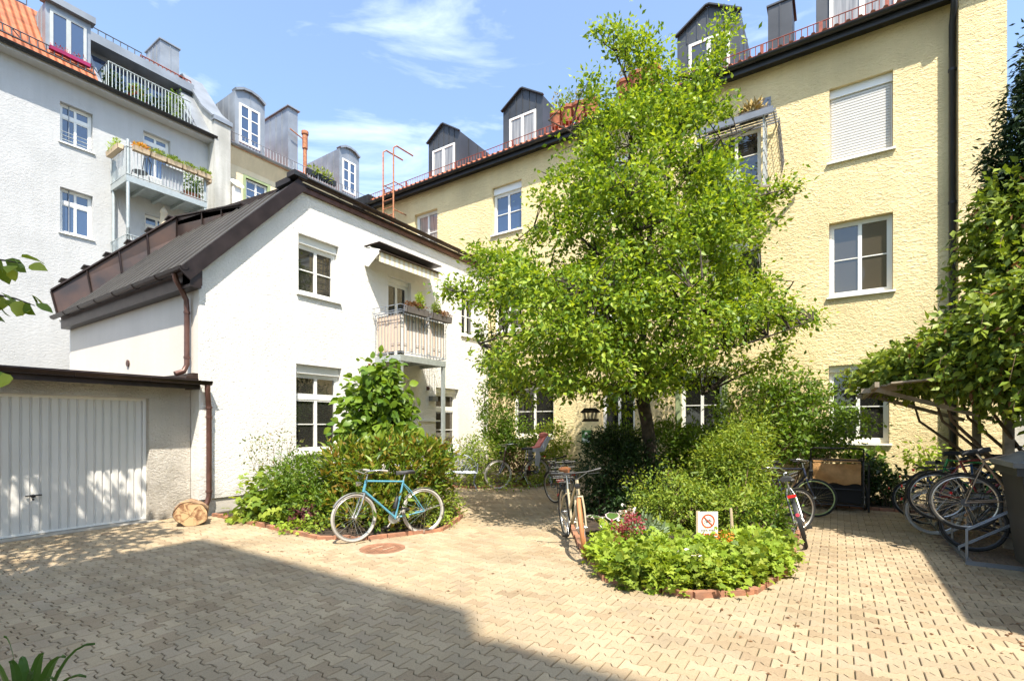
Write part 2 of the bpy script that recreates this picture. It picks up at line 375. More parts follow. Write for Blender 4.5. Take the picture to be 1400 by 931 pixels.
def window(bld, o, U, N, q, depth=.14, n=2, transom=None, bars=(), box=0, sill=True, pane='pane', frame='white_paint', fw=.055, tilt=False, blinds=False, label=None, vbars=0, surround=None, name='window'):
    a, b, c, d = q; o = V(o); U = V(U); N = V(N)
    e = .004
    a += e; b -= e; c += e; d -= e
    f = MB()
    if box:
        f.fbox(o, U, N, a, b, d-box, d, -depth-.02, -depth+.075); f.fbox(o, U, N, a, b, d-box-.012, d-box, -depth-.02, -depth+.085)
        d -= box+.012
    f.fbox(o, U, N, a, a+fw, c, d, -depth-.03, -depth+.03); f.fbox(o, U, N, b-fw, b, c, d, -depth-.03, -depth+.03)
    f.fbox(o, U, N, a+fw, b-fw, c, c+fw*1.3, -depth-.03, -depth+.028); f.fbox(o, U, N, a+fw, b-fw, d-fw, d, -depth-.03, -depth+.028)
    rows = [(c+fw*1.3, d-fw)]
    if transom:
        zt = c+(d-c)*transom
        f.fbox(o, U, N, a+fw, b-fw, zt-.045, zt+.045, -depth-.03, -depth+.026)
        rows = [(c+fw*1.3, zt-.045), (zt+.045, d-fw)]
    for ri, (r0, r1) in enumerate(rows):
        k = n
        W = (b-a-2*fw)/k
        for i in range(k):
            x0 = a+fw+W*i; x1 = x0+W; g = .035
            f.fbox(o, U, N, x0, x0+g, r0, r1, -depth-.03, -depth+.018); f.fbox(o, U, N, x1-g, x1, r0, r1, -depth-.03, -depth+.018)
            f.fbox(o, U, N, x0+g, x1-g, r0, r0+g, -depth-.03, -depth+.016); f.fbox(o, U, N, x0+g, x1-g, r1-g, r1, -depth-.03, -depth+.016)
            if ri == 0 or len(rows) == 1:
                for t in bars:
                    zb = r0+(r1-r0)*t; f.fbox(o, U, N, x0+g, x1-g, zb-.011, zb+.011, -depth-.02, -depth+.010)
            for t in range(vbars):
                ub = x0+W*(t+1)/(vbars+1); f.fbox(o, U, N, ub-.01, ub+.01, r0+g, r1-g, -depth-.02, -depth+.008)
    w = f.build(name, frame, bld)
    if label: w['label'] = label
    p = MB(); p.poly(*[o+U*u+Z*z+N*(-depth-.012) for u, z in ((a, c), (b, c), (b, d), (a, d))]); p.build('pane', pane, w)
    if blinds:
        s = MB(); z = d-.02; n_ = int((d-c-.05)/.06)
        for i in range(n_):
            s.fbox(o, U, N, a+.03, b-.03, z-.046, z-.003, -depth+.035, -depth+.052); z -= .06
        s.fbox(o, U, N, a+.02, b-.02, c, d, -depth+.031, -depth+.037)
        s.build('roller_shutter', 'shutter_white', w)
    if sill:
        s = MB(); s.fbox(o, U, N, a-.05, b+.05, c-.045, c-.006, -depth, .055); s.build('sill', 'white_paint' if sill is True else sill, w)
    if surround:
        s = MB(); t = .12
        for (u0, u1, z0, z1) in ((a-t, a, q[2]-t, q[3]+t), (b, b+t, q[2]-t, q[3]+t), (a, b, q[3], q[3]+t), (a, b, q[2]-t, q[2]-.05)):
            s.fbox(o, U, N, u0, u1, z0, z1, -.1, .012)
        s.build('surround', surround, w)
    return w
# ------------------------------------------------------------------ foliage
def tmesh(name, verts, tris, m, parent, smooth=False):
    me = bpy.data.meshes.new(name); nv = len(verts); nf = len(tris)
    me.vertices.add(nv); me.vertices.foreach_set('co', np.asarray(verts, dtype=np.float32).ravel())
    me.loops.add(nf*3); me.loops.foreach_set('vertex_index', np.asarray(tris, dtype=np.int32).ravel())
    me.polygons.add(nf); me.polygons.foreach_set('loop_start', np.arange(0, nf*3, 3, dtype=np.int32))
    if smooth: me.polygons.foreach_set('use_smooth', np.ones(nf, dtype=bool))
    me.materials.append(M[m]); me.update(calc_edges=True); me.validate()
    o = bpy.data.objects.new(name, me); COL.objects.link(o)
    if parent: o.parent = parent
    return o
TPL = {}
TPL['oval'] = (np.array([(0, 0, 0), (-.27, .42, .07), (0, 1, -.08), (.27, .42, .07), (0, .5, 0)]), [(0, 4, 1), (0, 3, 4), (4, 2, 1), (4, 3, 2)])
TPL['narrow'] = (np.array([(0, 0, 0), (-.17, .4, .05), (0, 1, -.12), (.17, .4, .05)]), [(0, 2, 1), (0, 3, 2)])
TPL['tiny'] = (np.array([(0, 0, 0), (-.3, .5, .05), (0, 1, 0), (.3, .5, .05)]), [(0, 2, 1), (0, 3, 2)])
def _broad():
    v = [(0, 0, 0), (0, .35, .02), (0, .7, -.03), (0, 1, -.16)]; L = [(-.26, .18, .05), (-.36, .45, .06), (-.22, .75, .0)]
    v += L+[(-a, b, c) for a, b, c in L]
    f = [(0, 1, 4), (1, 5, 4), (1, 2, 5), (2, 6, 5), (2, 3, 6), (0, 7, 1), (1, 7, 8), (1, 8, 2), (2, 8, 9), (2, 9, 3)]
    return np.array(v), f
TPL['broad'] = _broad()
def _palm(l=5, inner=.62, depth=.12):
    v = [(0, .42, 0)]; n = l*2
    for i in range(n+1):
        a = -math.pi/2 + math.radians(18)+(2*math.pi-math.radians(36))*i/n
        r = .5 if i % 2 else .5*inner
        v.append((math.cos(a)*r, .42+math.sin(a)*r, depth*(1 if i % 2 == 0 else -.3)*.5))
    f = [(0, i, i+1) for i in range(1, n+1)]
    return np.array(v), f
TPL['palm'] = _palm(); TPL['round'] = _palm(6, .86, .18)
def unit(a): return a/np.maximum(np.linalg.norm(a, axis=1, keepdims=True), 1e-9)
def leaf_geo(p, outw, size, tpl='oval', up=.8, droop=.25, rnd=.7, sv=.35):
    n = len(p); tv, tf = TPL[tpl]; m = len(tv)
    t = unit(outw*.8+rng.normal(size=(n, 3))*rnd+np.array([0, 0, -droop]))
    nn = np.array([0, 0, up])+rng.normal(size=(n, 3))*.55+outw*.25
    nn = unit(nn-t*np.sum(nn*t, axis=1, keepdims=True)); b = np.cross(t, nn)
    s = (size*(1-sv+2*sv*rng.random(n)))[:, None]
    vs = p[:, None, :]+(tv[None, :, 0, None]*b[:, None, :]+tv[None, :, 1, None]*t[:, None, :]+tv[None, :, 2, None]*nn[:, None, :])*s[:, :, None]
    fs = (np.array(tf)[None]+(np.arange(n)*m)[:, None, None])
    return vs.reshape(-1, 3), fs.reshape(-1, 3)
def merge(gs):
    vs = []; fs = []; o = 0
    for v, f in gs: vs.append(v); fs.append(f+o); o += len(v)
    return np.concatenate(vs), np.concatenate(fs)
def blob_pts(c, r, n, shell=.55, lump=.22, nl=7, floor=None):
    "points in the outer part of a lumpy ellipsoid"
    d = unit(rng.normal(size=(n, 3)))
    dirs = unit(rng.normal(size=(nl, 3))); amp = rng.uniform(.4, 1, nl)
    k = 1+lump*(np.sum(amp*np.exp(-((1-d@dirs.T)/.22)), axis=1)-.45)
    rad = (shell+(1-shell)*rng.random(n)**.6)*k
    p = np.array(c)+d*rad[:, None]*np.array(r)
    if floor is not None:
        msk = p[:, 2] > floor; p = p[msk]; d = d[msk]
    return p, d
def clumps(c, r, ncl, per, cr, shell=.5, floor=None, lump=.25):
    p, d = blob_pts(c, r, ncl, shell, lump, floor=floor)
    q = np.repeat(p, per, axis=0)+rng.normal(size=(len(p)*per, 3))*cr*np.array([1, 1, .7])
    o = unit(np.repeat(d, per, axis=0)*.6+unit(q-np.repeat(p, per, axis=0))*.7)
    if floor is not None:
        m = q[:, 2] > floor; q = q[m]; o = o[m]
    return q, o
def shrub(name, label, cat, base, blobs, n, size, m, tpl='oval', group=None, up=.8, droop=.2, cl=14, cr=.07, stems=6, stem_mat='twig', stem_r=.012, extra=None, rnd=.7, lump=.25):
    "blobs: (center xyz, radii) world coordinates; base: ground point"
    base = V((base[0], base[1], 0))
    root = empty(name, base, 0, label, cat, group)
    gs = []; tips = []
    tot = sum(r[0]*r[1]+r[0]*r[2]+r[1]*r[2] for c, r in blobs)
    for c, r in blobs:
        k = (r[0]*r[1]+r[0]*r[2]+r[1]*r[2])/tot
        q, o = clumps(c, r, max(3, int(n*k/cl)), cl, cr, floor=.02, lump=lump)
        gs.append(leaf_geo(q-np.array(base), o, size, tpl, up, droop, rnd)); tips.append((V(c), r))
    v, f = merge(gs); tmesh('foliage', v, f, m, root)
    if stems:
        s = MB()
        for i in range(stems):
            c, r = random.choice(tips)
            e = V((c.x+random.uniform(-.7, .7)*r[0], c.y+random.uniform(-.7, .7)*r[1], c.z+random.uniform(0, .7)*r[2]))-base
            st = V((random.uniform(-.12, .12), random.uniform(-.12, .12), 0)); mid = st.lerp(e, .5)+V((random.uniform(-.06, .06),)*3)
            s.tube([st, mid, e], [stem_r, stem_r*.7, stem_r*.35], 5)
        s.build('stems', stem_mat, root)
    if extra:
        for nm, em, etpl, en, es, zz in extra:
            gs = []
            for c, r in blobs[:zz]:
                q, o = blob_pts(c, r, en, .95, .2, floor=.05); q = q[q[:, 2] > c[2]-.1*r[2]]; 
                gs.append(leaf_geo(q-np.array(base), unit(q-np.array(c)), es, etpl, up, 0, .5))
            v, f = merge(gs); tmesh(nm, v, f, em, root)
    return root
# ================================================================== GROUND
gm = MB(); gm.poly((-80, -60, -.016), (60, -60, -.016), (60, 80, -.016), (-80, 80, -.016))
mat('joint_sand', (.085, .07, .038), .95, col2=(.045, .055, .018), vscale=5, bump=.6, bscale=80)
g = gm.build('ground', 'joint_sand'); tag(g, 'dark mossy sand showing in the joints of the paving', 'ground', kind='structure')
BED_L = [(-9.46, 4.42), (-6.25, 4.36), (-5.62, 4.72), (-5.14, 5.7), (-5.56, 6.7), (-6.3, 7.4), (-9.46, 8.6)]
BED_I = [(-2.02, 4.88), (-1.15, 4.86), (-.72, 5.3), (-.52, 6.2), (-.50, 9.4), (-.6, 10.6), (-3.9, 10.8), (-4.25, 9.2), (-3.55, 7.1), (-2.75, 5.85)]
BED_C = [(-9.46, 9.9), (-7.95, 10.0), (-6.9, 11.1), (-6.2, 12.2), (-6.2, 12.88), (-9.46, 12.88)]
BED_R = [(-1.2, 11.75), (3.0, 11.75), (3.0, 12.88), (-4.4, 12.88), (-4.4, 12.1), (-1.6, 12.0)]
def inside(p, poly):
    c = False; j = len(poly)-1
    for i in range(len(poly)):
        a, b = poly[i], poly[j]
        if (a[1] > p[1]) != (b[1] > p[1]) and p[0] < (b[0]-a[0])*(p[1]-a[1])/(b[1]-a[1])+a[0]: c = not c
        j = i
    return c
MH = G(523, 749); MHR = .36
RACK = (1.28, 3.2, 7.9, 11.3)
def pave(x0, x1, y0, y1, L=.192, W=.118, a=.016, ok=lambda x, y: True, name='courtyard_paving', m='paver'):
    gp = .0031
    fr = [0, .16, .30, .70, .84, 1]; sg = [1, 1, -1, -1, 1, 1]
    vs = []; fs = []; o = 0
    for k in range(int(y0/W), int(y1/W)):
        off = .5*(k % 2)
        for i in range(int(x0/L), int(x1/L)):
            xa = (i+off)*L; ya = k*W
            cx, cy = xa+L/2, ya+W/2
            if not ok(cx, cy): continue
            lo = [(xa+gp+(L-2*gp)*f, ya-a*s+gp) for f, s in zip(fr, sg)]
            hi = [(xa+gp+(L-2*gp)*f, ya+W+a*s-gp) for f, s in zip(fr, sg)][::-1]
            ring = lo+hi; jx = random.uniform(-.0015, .0015); jy = random.uniform(-.0015, .0015); dz = random.uniform(-.0018, .0018)
            tx, ty = random.uniform(-.012, .012), random.uniform(-.014, .014)
            for q, (z, s) in enumerate(((0, -.0045), (-.0055, 0), (-.02, 0))):
                for (x, y) in ring:
                    ux, uy = x-cx, y-cy
                    sx = math.copysign(min(abs(s), abs(ux)), ux)*(-1 if s else 0); sy = math.copysign(abs(s), uy)*(-1 if s else 0)
                    vs.append((x+sx+jx, y+sy+jy, z+dz+tx*ux+ty*uy))
            fs.append(tuple(range(o, o+12)))
            for r_ in (0, 1):
                b0 = o+12*r_
                fs += [(b0+12+t, b0+12+(t+1) % 12, b0+(t+1) % 12, b0+t) for t in range(12)]
            o += 36
    me = bpy.data.meshes.new(name); me.from_pydata(vs, [], fs); me.materials.append(M[m])
    ob = bpy.data.objects.new(name, me); COL.objects.link(ob); return ob
def pave_ok(x, y):
    if x < -9.8 or y > 12.8: return False
    if x < -9.46 and y > 4.1: return False
    for b in (BED_L, BED_I, BED_C, BED_R):
        if inside((x, y), b): return False
    if math.hypot(x-MH.x, y-MH.y) < MHR+.06: return False
    if RACK[0] < x < RACK[1] and RACK[2] < y < RACK[3]: return False
    return True
pv = pave(-10, 4.2, -1.5, 12.9, ok=pave_ok); tag(pv, 'beige interlocking concrete pavers covering the courtyard', 'paving', kind='structure')
pg = pave(RACK[0]-.02, RACK[1], RACK[2]-.02, RACK[3], L=.16, W=.12, a=.02, name='rack_paving', m='grid_paver')
tag(pg, 'darker reddish grid paving under the bike rack', 'paving', kind='structure')
for nm, b in (('bed_soil', BED_L), ('bed_soil', BED_I), ('bed_soil', BED_C), ('bed_soil', BED_R)):
    s = MB(); s.prism([(x, y, -.014) for x, y in b], (0, 0, .055)); tag(s.build(nm, 'soil'), kind='structure')
def edging(pts, label, name='brick_edging'):
    s = MB(); path = [V((*p, 0)) for p in pts]
    for a, b in zip(path, path[1:]):
        L = (b-a).length; t = (b-a)/L; n_ = max(1, int(L/.225)); st = L/n_; r = t.cross(Z)
        for i in range(n_):
            p = a+t*(st*i+.006)+r*random.uniform(-.012, .012); q = a+t*(st*(i+1)-.006)+r*random.uniform(-.012, .012)
            h = .062+random.uniform(-.012, .012); p.z = h/2-.01; q.z = h/2-.01+random.uniform(-.006, .006)
            s.beam(p, q, .07, h)
    o = s.build(name, 'brick', flat=True); return tag(o, label, 'edging')
edging([(-9.4, 4.40), (-6.25, 4.34), (-5.60, 4.70), (-5.11, 5.7), (-5.53, 6.72), (-6.28, 7.42)], 'red brick edging along the shrub bed beneath the white house')
edging([(-.5, 10.4), (-.48, 6.2), (-.69, 5.28), (-1.14, 4.83), (-2.03, 4.85), (-2.77, 5.83), (-3.57, 7.1), (-4.27, 9.2)], 'red brick edging around the island bed under the tree')
edging([(-9.4, 9.86), (-7.93, 9.96), (-6.86, 11.08), (-6.16, 12.2)], 'red brick edging behind the bike with child seat')
edging([(-1.6, 11.96), (-1.2, 11.72), (3.0, 11.72)], 'red brick edging below the yellow wall behind the cargo trailer')
# ---- manhole cover
mh = empty('manhole_cover', (MH.x, MH.y, 0), R(20), 'round rusty manhole cover in the paving before the light blue bicycle', 'manhole cover')
s = MB(); s.lathe((0, 0, -.015), [(.47, 0), (.47, .0115), (.40, .0115), (.395, .0135), (.30, .0135), (.30, .008)], 40); s.build('frame', 'cover_frame', mh)
s = MB(); s.lathe((0, 0, -.012), [(.295, 0), (.295, .012), (.285, .014), (.27, .014), (.265, .009), (.01, .009)], 40); 
for i in range(-5, 6):
    L = math.sqrt(max(0, .235**2-(i*.04)**2))
    s.box(i*.04-.008, i*.04+.008, -L, L, -.006, .001)
s.build('lid', 'rusty_cast', mh)
for u in (-.08, .09): s = MB(); s.beam((u-.03, -.10, .003), (u+.03, .10, .003), .022, .004); s.build('lifting_slot', 'cover_frame', mh)

# ================================================================== WHITE HOUSE
XW = -9.49; YW0 = 4.2; YR = 6.08; YY = 12.9
wh = empty('white_house', (XW, 8, 0), 0, 'low white rendered house with dark standing-seam roof and small balcony', 'house')
def rel(o, root):   # builders work in world coordinates; shift the mesh under its Empty
    return o
def B(mb, name, m, root, flat=False):
    "build a world-space mesh as a child of root (or of a part)"
    o = mb.build(name, m, None, flat); base = root
    while base.parent: base = base.parent
    o.data.transform(Matrix.Translation(-base.location)); o.parent = root; return o
def Wn(bld, *a, **k):
    w = window(bld, *a, **k); base = bld.location
    for o in [w, *w.children]: o.data.transform(Matrix.Translation(-base))
    return w
def yq(px0, px1, x, z0, z1):
    return (onx(px0, x)[0], onx(px1, x)[0], z0, z1)
q_up = yq(408, 463, XW, 4.43, 5.70); q_gr = yq(404, 467, XW, 1.04, 2.93); q_rt = yq(631, 652, XW, 4.36, 5.6)
q_gd = yq(596, 627, XW, .86, 2.70); q_bd = yq(531, 562, XW, 3.35, 5.42)
q_en = (8.75, 9.45, .05, 2.35)
m = MB(); wall(m, (XW, 0, 0), Y, X, YR, YY, .3, 6.75, [q_up, q_gr, q_rt, q_gd, q_bd, (8.75, 9.45, .3, 2.35)], .2)
wall(m, (XW, 0, 0), Y, X, YW0, YR, .3, 4.45)
m.poly((XW, YW0, 4.45), (XW, YR, 4.45), (XW, YR, 6.72), (XW, YW0, 4.5))
m.poly((XW, YW0, 0), (-16.4, YW0, 0), (-16.4, YW0, 4.6), (XW, YW0, 4.6))
m.poly((-16.4, YW0, 0), (-16.4, YY, 0), (-16.4, YY, 7), (-16.4, YR, 7), (-16.4, YW0, 4.6))
m.fbox((XW, 0, 0), Y, X, YW0, YY, -.1, .3, -.3, -.045)
B(m, 'wall', 'white_render', wh)
m = MB(); m.fbox((XW, 0, 0), Y, X, YW0+.05, YY, -.05, .298, -.2, -.03); B(m, 'plinth', 'plinth', wh)
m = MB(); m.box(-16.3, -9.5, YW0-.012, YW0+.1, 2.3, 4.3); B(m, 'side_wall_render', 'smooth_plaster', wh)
m = MB(); m.lathe((-12.6, YW0-.02, 2.95), [(.07, 0), (.075, .02), (.05, .022)], 12, (0, -1, 0)); B(m, 'vent', 'copper_pipe', wh)
# windows
o0 = (XW, 0, 0)
Wn(wh, o0, Y, X, q_up, .16, 2, None, (.5,), box=.16)
Wn(wh, o0, Y, X, q_gr, .16, 2, .70, (.5,), box=.17, label='large ground floor window with an upper fanlight')
Wn(wh, o0, Y, X, q_rt, .16, 2, None, (.5,), box=.0)
Wn(wh, o0, Y, X, q_gd, .16, 2, .72, (.5,), box=.12, pane='pane_brown')
Wn(wh, o0, Y, X, q_bd, .16, 2, None, (.45,), box=.1, pane='pane_dark', fw=.04, sill=False, name='balcony_door')
m = MB(); m.fbox(o0, Y, X, 8.76, 9.44, .3, 2.34, -.2, -.12); dr = B(m, 'entrance_door', 'white_paint', wh)
m = MB(); m.fbox(o0, Y, X, 8.88, 9.32, 1.35, 2.2, -.119, -.113); B(m, 'pane', 'pane_curtain', dr)
m = MB(); m.tube([(XW-.05, 9.36, 1.05), (XW-.05, 9.26, 1.05)], .012); B(m, 'handle', 'chrome', dr)
# wall lamp + sensor
m = MB(); yl, dl = onx(590, XW); zl = zat(545, dl)
m.fbox((XW, yl, zl), Y, X, -.11, .11, -.07, .07, 0, .14); wl = B(m, 'wall_lamp', 'lamp_grey', wh)
m = MB(); yl, dl = onx(584, XW); zl = zat(531, dl); m.fbox((XW, yl, zl), Y, X, -.03, .03, -.05, .05, 0, .06); m.lathe((XW+.05, yl, zl), [(.03, 0), (.03, .03), (.01, .05)], 10, X); B(m, 'sensor', 'copper_pipe', wh)
m = MB(); yl, dl = onx(592, XW); m.fbox((XW, yl, 1.75), Y, X, -.6, .25, -.02, .02, 0, .05); B(m, 'ledge', 'white_paint', wh)
# roofs -----------------------------------------------------------------
e = .13                              # verge overhang to the front
RO = XW+e
def sl(y): return 4.42+(y-3.98)*(6.75-4.42)/(6.1-3.98)
A0 = (RO, 3.98, sl(3.98)); A1 = (RO, 6.1, 6.75); A2 = (-15.05, 6.1, 6.75); A3 = (-16.45, 3.98, sl(3.98))
m = MB(); m.prism([A0, A1, A2, A3], (0, 0, -.05))
xs = RO-.35
while xs > -16.2:
    yt = 6.1 if xs > -15.05 else 3.98+(xs+16.45)/1.4*2.12
    m.beam((xs, 3.98, sl(3.98)+.015), (xs, yt, sl(yt)+.015), .022, .034); xs -= .43
B(m, 'seam_roof', 'seam_metal', wh, True)
m = MB(); m.beam((RO+.01, 3.90, sl(3.90)-.10), (RO+.01, 6.14, sl(6.14)-.10), .035, .24); m.beam((RO-.12, 3.93, sl(3.93)+.015), (RO-.12, 6.12, sl(6.12)+.02), .20, .03)
B(m, 'verge_trim', 'brown_metal', wh, True)
m = MB(); m.box(-16.3, RO-.01, 4.0, YW0-.015, 4.05, 4.40); m.prism([(RO-.012, 4.0, 4.1), (RO-.012, 4.2, 4.1), (RO-.012, 4.2, 4.6), (RO-.012, 4.0, 4.38)], (-.27, 0, 0))
B(m, 'eave_fascia', 'brown_metal', wh, True)
def gutter(a, b, r=.065, n=8, drop=.25):
    a = V(a); b = V(b); t = (b-a).normalized(); s_ = t.cross(Z); mb = MB(); vs = []
    for p in (a, b):
        for rr in (r, r-.008):
            for k in range(n+1):
                an = math.pi*k/n; vs.append(p+s_*math.cos(an)*rr-Z*math.sin(an)*rr)
    N1 = n+1; fs = []
    for k in range(n):
        fs += [(k, k+1, 2*N1+k+1, 2*N1+k), (N1+k, 3*N1+k, 3*N1+k+1, N1+k+1), (k, N1+k, N1+k+1, k+1), (2*N1+k, 2*N1+k+1, 3*N1+k+1, 3*N1+k)]
    for k in (0, n): fs.append((k, 2*N1+k, 3*N1+k, N1+k))
    mb.add(vs, fs, True)
    for p in (a, b): mb.add([p+s_*math.cos(math.pi*k/n)*r-Z*math.sin(math.pi*k/n)*r for k in range(n+1)], [tuple(range(n+1))])
    mb.tube([a+s_*r+Z*.0, b+s_*r], .008, 5); 
    L = (b-a).length; k = int(L/1.1)
    for i in range(1, k+1):
        p = a+t*(L*i/(k+1)); pts = [p+s_*math.cos(math.pi*j/6)*(r+.006)-Z*math.sin(math.pi*j/6)*(r+.006) for j in range(7)]
        mb.tube(pts, .006, 4)
    return mb
B(gutter((-16.5, 3.90, 4.36), (RO+.03, 3.90, 4.36), .07), 'gutter', 'brown_metal', wh)
m = MB(); m.tube([(-9.72, 3.90, 4.30), (-9.72, 3.92, 4.20), (-9.74, 4.03, 4.02), (-9.75, 4.10, 3.88), (-9.75, 4.11, 3.7), (-9.75, 4.11, 2.72), (-9.75, 4.06, 2.6), (-9.75, 3.92, 2.54)], .045, 10)
for z in (3.66, 2.85): m.lathe((-9.75, 4.11, z), [(.053, -.02), (.053, .02)], 12)
B(m, 'downpipe', 'copper_pipe', wh)
# far upstand + ridge upstand (copper panels)
m = MB()
far = [(-16.45, 3.98, sl(3.98)), (-15.05, 6.1, 6.75), (-15.05, 6.1, 7.30), (-16.62, 3.9, 5.02)]
m.prism(far, (-.18, .12, 0)); m.prism([(-15.05, 6.1, 6.74), (-11.8, 6.1, 6.74), (-11.8, 6.1, 6.80), (-15.05, 6.1, 7.30)], (0, .2, 0))
cp = B(m, 'upstand', 'copper_panel', wh, True)
m = MB()
for t in (.0, .27, .52, .75, 1.0):
    a = V(far[0]).lerp(V(far[1]), t); b = V(far[3]).lerp(V(far[2]), t); off = V((.02, -.015, 0)); m.beam(a+off, b+off, .035, .035)
for x in (-13.6, -12.6): m.beam((x, 6.085, 6.76), (x, 6.085, 6.80+(-11.8-x)*.154), .03, .03)
m.beam(V(far[3])+V((-.08, .05, .02)), V(far[2])+V((-.08, .05, .02)), .30, .035); m.beam((-15.1, 6.2, 7.33), (-11.7, 6.2, 6.83), .30, .03)
for i in range(6): 
    p = V(far[3]).lerp(V(far[2]), .1+i*.17); m.beam(p+V((-.22, .0, .06)), p+V((.02, .0, .12)), .16, .03)
B(m, 'capping', 'brown_metal', wh, True)
# main roof behind the front eave
m = MB(); m.prism([(XW+.10, 6.1, 6.74), (XW+.10, 13.2, 6.74), (-16.4, 13.2, 7.3), (-16.4, 6.1, 7.3), (-11.8, 6.1, 6.79)], (0, 0, -.06)); B(m, 'main_roof', 'brown_metal', wh, True)
B(gutter((XW+.15, 6.02, 6.82), (XW+.15, 13.35, 6.80), .07), 'eave_gutter', 'brown_metal', wh)
m = MB(); m.box(XW+.003, XW+.07, 6.1, 13.2, 6.58, 6.735); B(m, 'soffit_board', 'copper_pipe', wh, True)
m = MB(); m.box(XW-.05, XW+.22, 5.9, 6.2, 6.78, 6.88); m.box(XW-.6, XW-.05, 5.98, 6.2, 6.74, 6.86); B(m, 'ridge_cap', 'black_gutter', wh, True)
# awning
ya, yb = 7.92, 9.98
aw = MB(); aw.box(XW, XW+.20, ya-.05, yb+.05, 5.72, 5.90); aw.prism([(XW, ya-.05, 5.90), (XW, yb+.05, 5.90), (XW+.52, yb+.05, 5.74), (XW+.52, ya-.05, 5.74)], (0, 0, .025))
aw.prism([(XW, ya-.055, 5.48), (XW+.14, ya-.055, 5.42), (XW+.50, ya-.055, 5.66), (XW+.50, ya-.055, 5.74), (XW, ya-.055, 5.90)], (0, .02, 0))
awn = B(aw, 'awning', 'white_paint', wh, True)
m = MB(); m.box(XW+.46, XW+.475, ya, yb, 5.50, 5.74); m.poly((XW+.16, ya, 5.80), (XW+.16, yb, 5.80), (XW+.46, yb, 5.71), (XW+.46, ya, 5.71)); B(m, 'cloth', 'awning_cloth', awn, True)
m = MB(); m.box(XW, XW+.53, ya-.06, yb+.06, 5.925, 5.945) ; m.box(XW+.47, XW+.53, ya-.02, yb+.02, 5.73, 5.765); B(m, 'rail', 'brown_metal', awn, True)
# balcony
by0, by1, bx = 8.19, 9.80, -8.60; bf = 3.30
m = MB(); m.box(XW, bx, by0, by1, bf-.03, bf); m.box(bx-.06, bx+.002, by0-.002, by1+.002, bf-.14, bf+.005); m.box(XW, bx-.06, by0-.003, by0+.06, bf-.14, bf+.006); m.box(XW, bx-.06, by1-.06, by1+.003, bf-.14, bf+.006)
for t in (.33, .66): m.box(XW, bx-.06, by0+(by1-by0)*t-.03, by0+(by1-by0)*t+.03, bf-.12, bf-.03)
bal = B(m, 'balcony', 'galv', wh, True)
m = MB()
for y in (by0+.06, by1-.05): m.box(bx-.09, bx-.01, y-.04, y+.04, 0, bf-.14)
B(m, 'post', 'galv', bal, True)
m = MB(); rt = 4.32
def bars(a, b, n, z0, z1, r=.008, motif=True):
    a = V(a); b = V(b)
    for i in range(n+1):
        p = a.lerp(b, i/n); m.tube([(p.x, p.y, z0), (p.x, p.y, z1)], r, 5)
        if i < n and motif:
            q = a.lerp(b, (i+1)/n); zz = z0+(.22 if i % 3 else .10)
            if i % 2: m.tube([(p.x, p.y, zz), (q.x, q.y, zz)], r*.8, 4)
            zz = z1-(.18 if i % 3 else .3)
            if i % 2 == 0: m.tube([(p.x, p.y, zz), (q.x, q.y, zz)], r*.8, 4)
for a, b, n in (((XW+.03, by0, 0), (bx, by0, 0), 8), ((bx, by0, 0), (bx, by1, 0), 16), ((bx, by1, 0), (XW+.03, by1, 0), 8)):
    bars(a, b, n, bf+.06, rt)
for z, r, o_ in ((rt, .014, 0), (bf+.06, .01, 0), (rt+.02, .009, .09), (rt+.14, .009, .11)):
    m.tube([(XW+.03, by0-o_, z), (bx+o_, by0-o_, z), (bx+o_, by1+o_, z), (XW+.03, by1+o_, z)], r, 6)
for p, dd in [((bx, by0+.02+i*(by1-by0-.04)/4, 0), (1, 0, 0)) for i in range(5)]+[((XW+.1+i*.4, by0, 0), (0, -1, 0)) for i in range(3)]:
    p = V(p); dd = V(dd)
    m.tube([p+Z*(rt-.22), p+dd*.05+Z*(rt-.1), p+dd*.11+Z*(rt+.02), p+dd*.11+Z*(rt+.14)], .007, 5)
m.tube([(bx+.004, 8.85, rt-.1), (bx+.004, 9.0, rt-.28), (bx+.004, 9.15, rt-.1)], .01, 5)
B(m, 'railing', 'grey_iron', bal)
m = MB(); m.box(bx-.035, bx-.022, by0+.03, by1-.03, bf+.10, rt-.04); m.box(XW+.06, bx-.04, by0+.022, by0+.035, bf+.10, rt-.04); B(m, 'privacy_screen', 'screen_cloth', bal, True)
# planters hung on the railing
def flower_box(loc, rz, label, L=.62, plants=(), m_='planter_grey', group=None, w=.17, h=.15):
    r_ = empty('flower_box', loc, rz, label, 'flower box', group)
    s = MB(); t = .012
    s.prism([(-L/2, -w/2+.02, 0), (L/2, -w/2+.02, 0), (L/2, w/2-.02, 0), (-L/2, w/2-.02, 0)], (0, 0, .012))
    for sg in (-1, 1):
        s.prism([(-L/2, sg*(w/2-.02), 0), (L/2, sg*(w/2-.02), 0), (L/2, sg*w/2, h), (-L/2, sg*w/2, h)], (0, -sg*t, 0))
        s.prism([(sg*L/2, -w/2+.02, 0), (sg*L/2, w/2-.02, 0), (sg*L/2, w/2, h), (sg*L/2, -w/2, h)], (-sg*t, 0, 0))
    s.box(-L/2+.01, L/2-.01, -w/2+.015, w/2-.015, h-.05, h-.03)
    s.build('box', m_, r_, True)
    for nm, mm, c, rr, n_, sz, tp in plants:
        q, o = blob_pts(c, rr, n_, .1, .2); v, f = leaf_geo(q, o, sz, tp, .4, -.3, .5); tmesh(nm, v, f, mm, r_)
    return r_
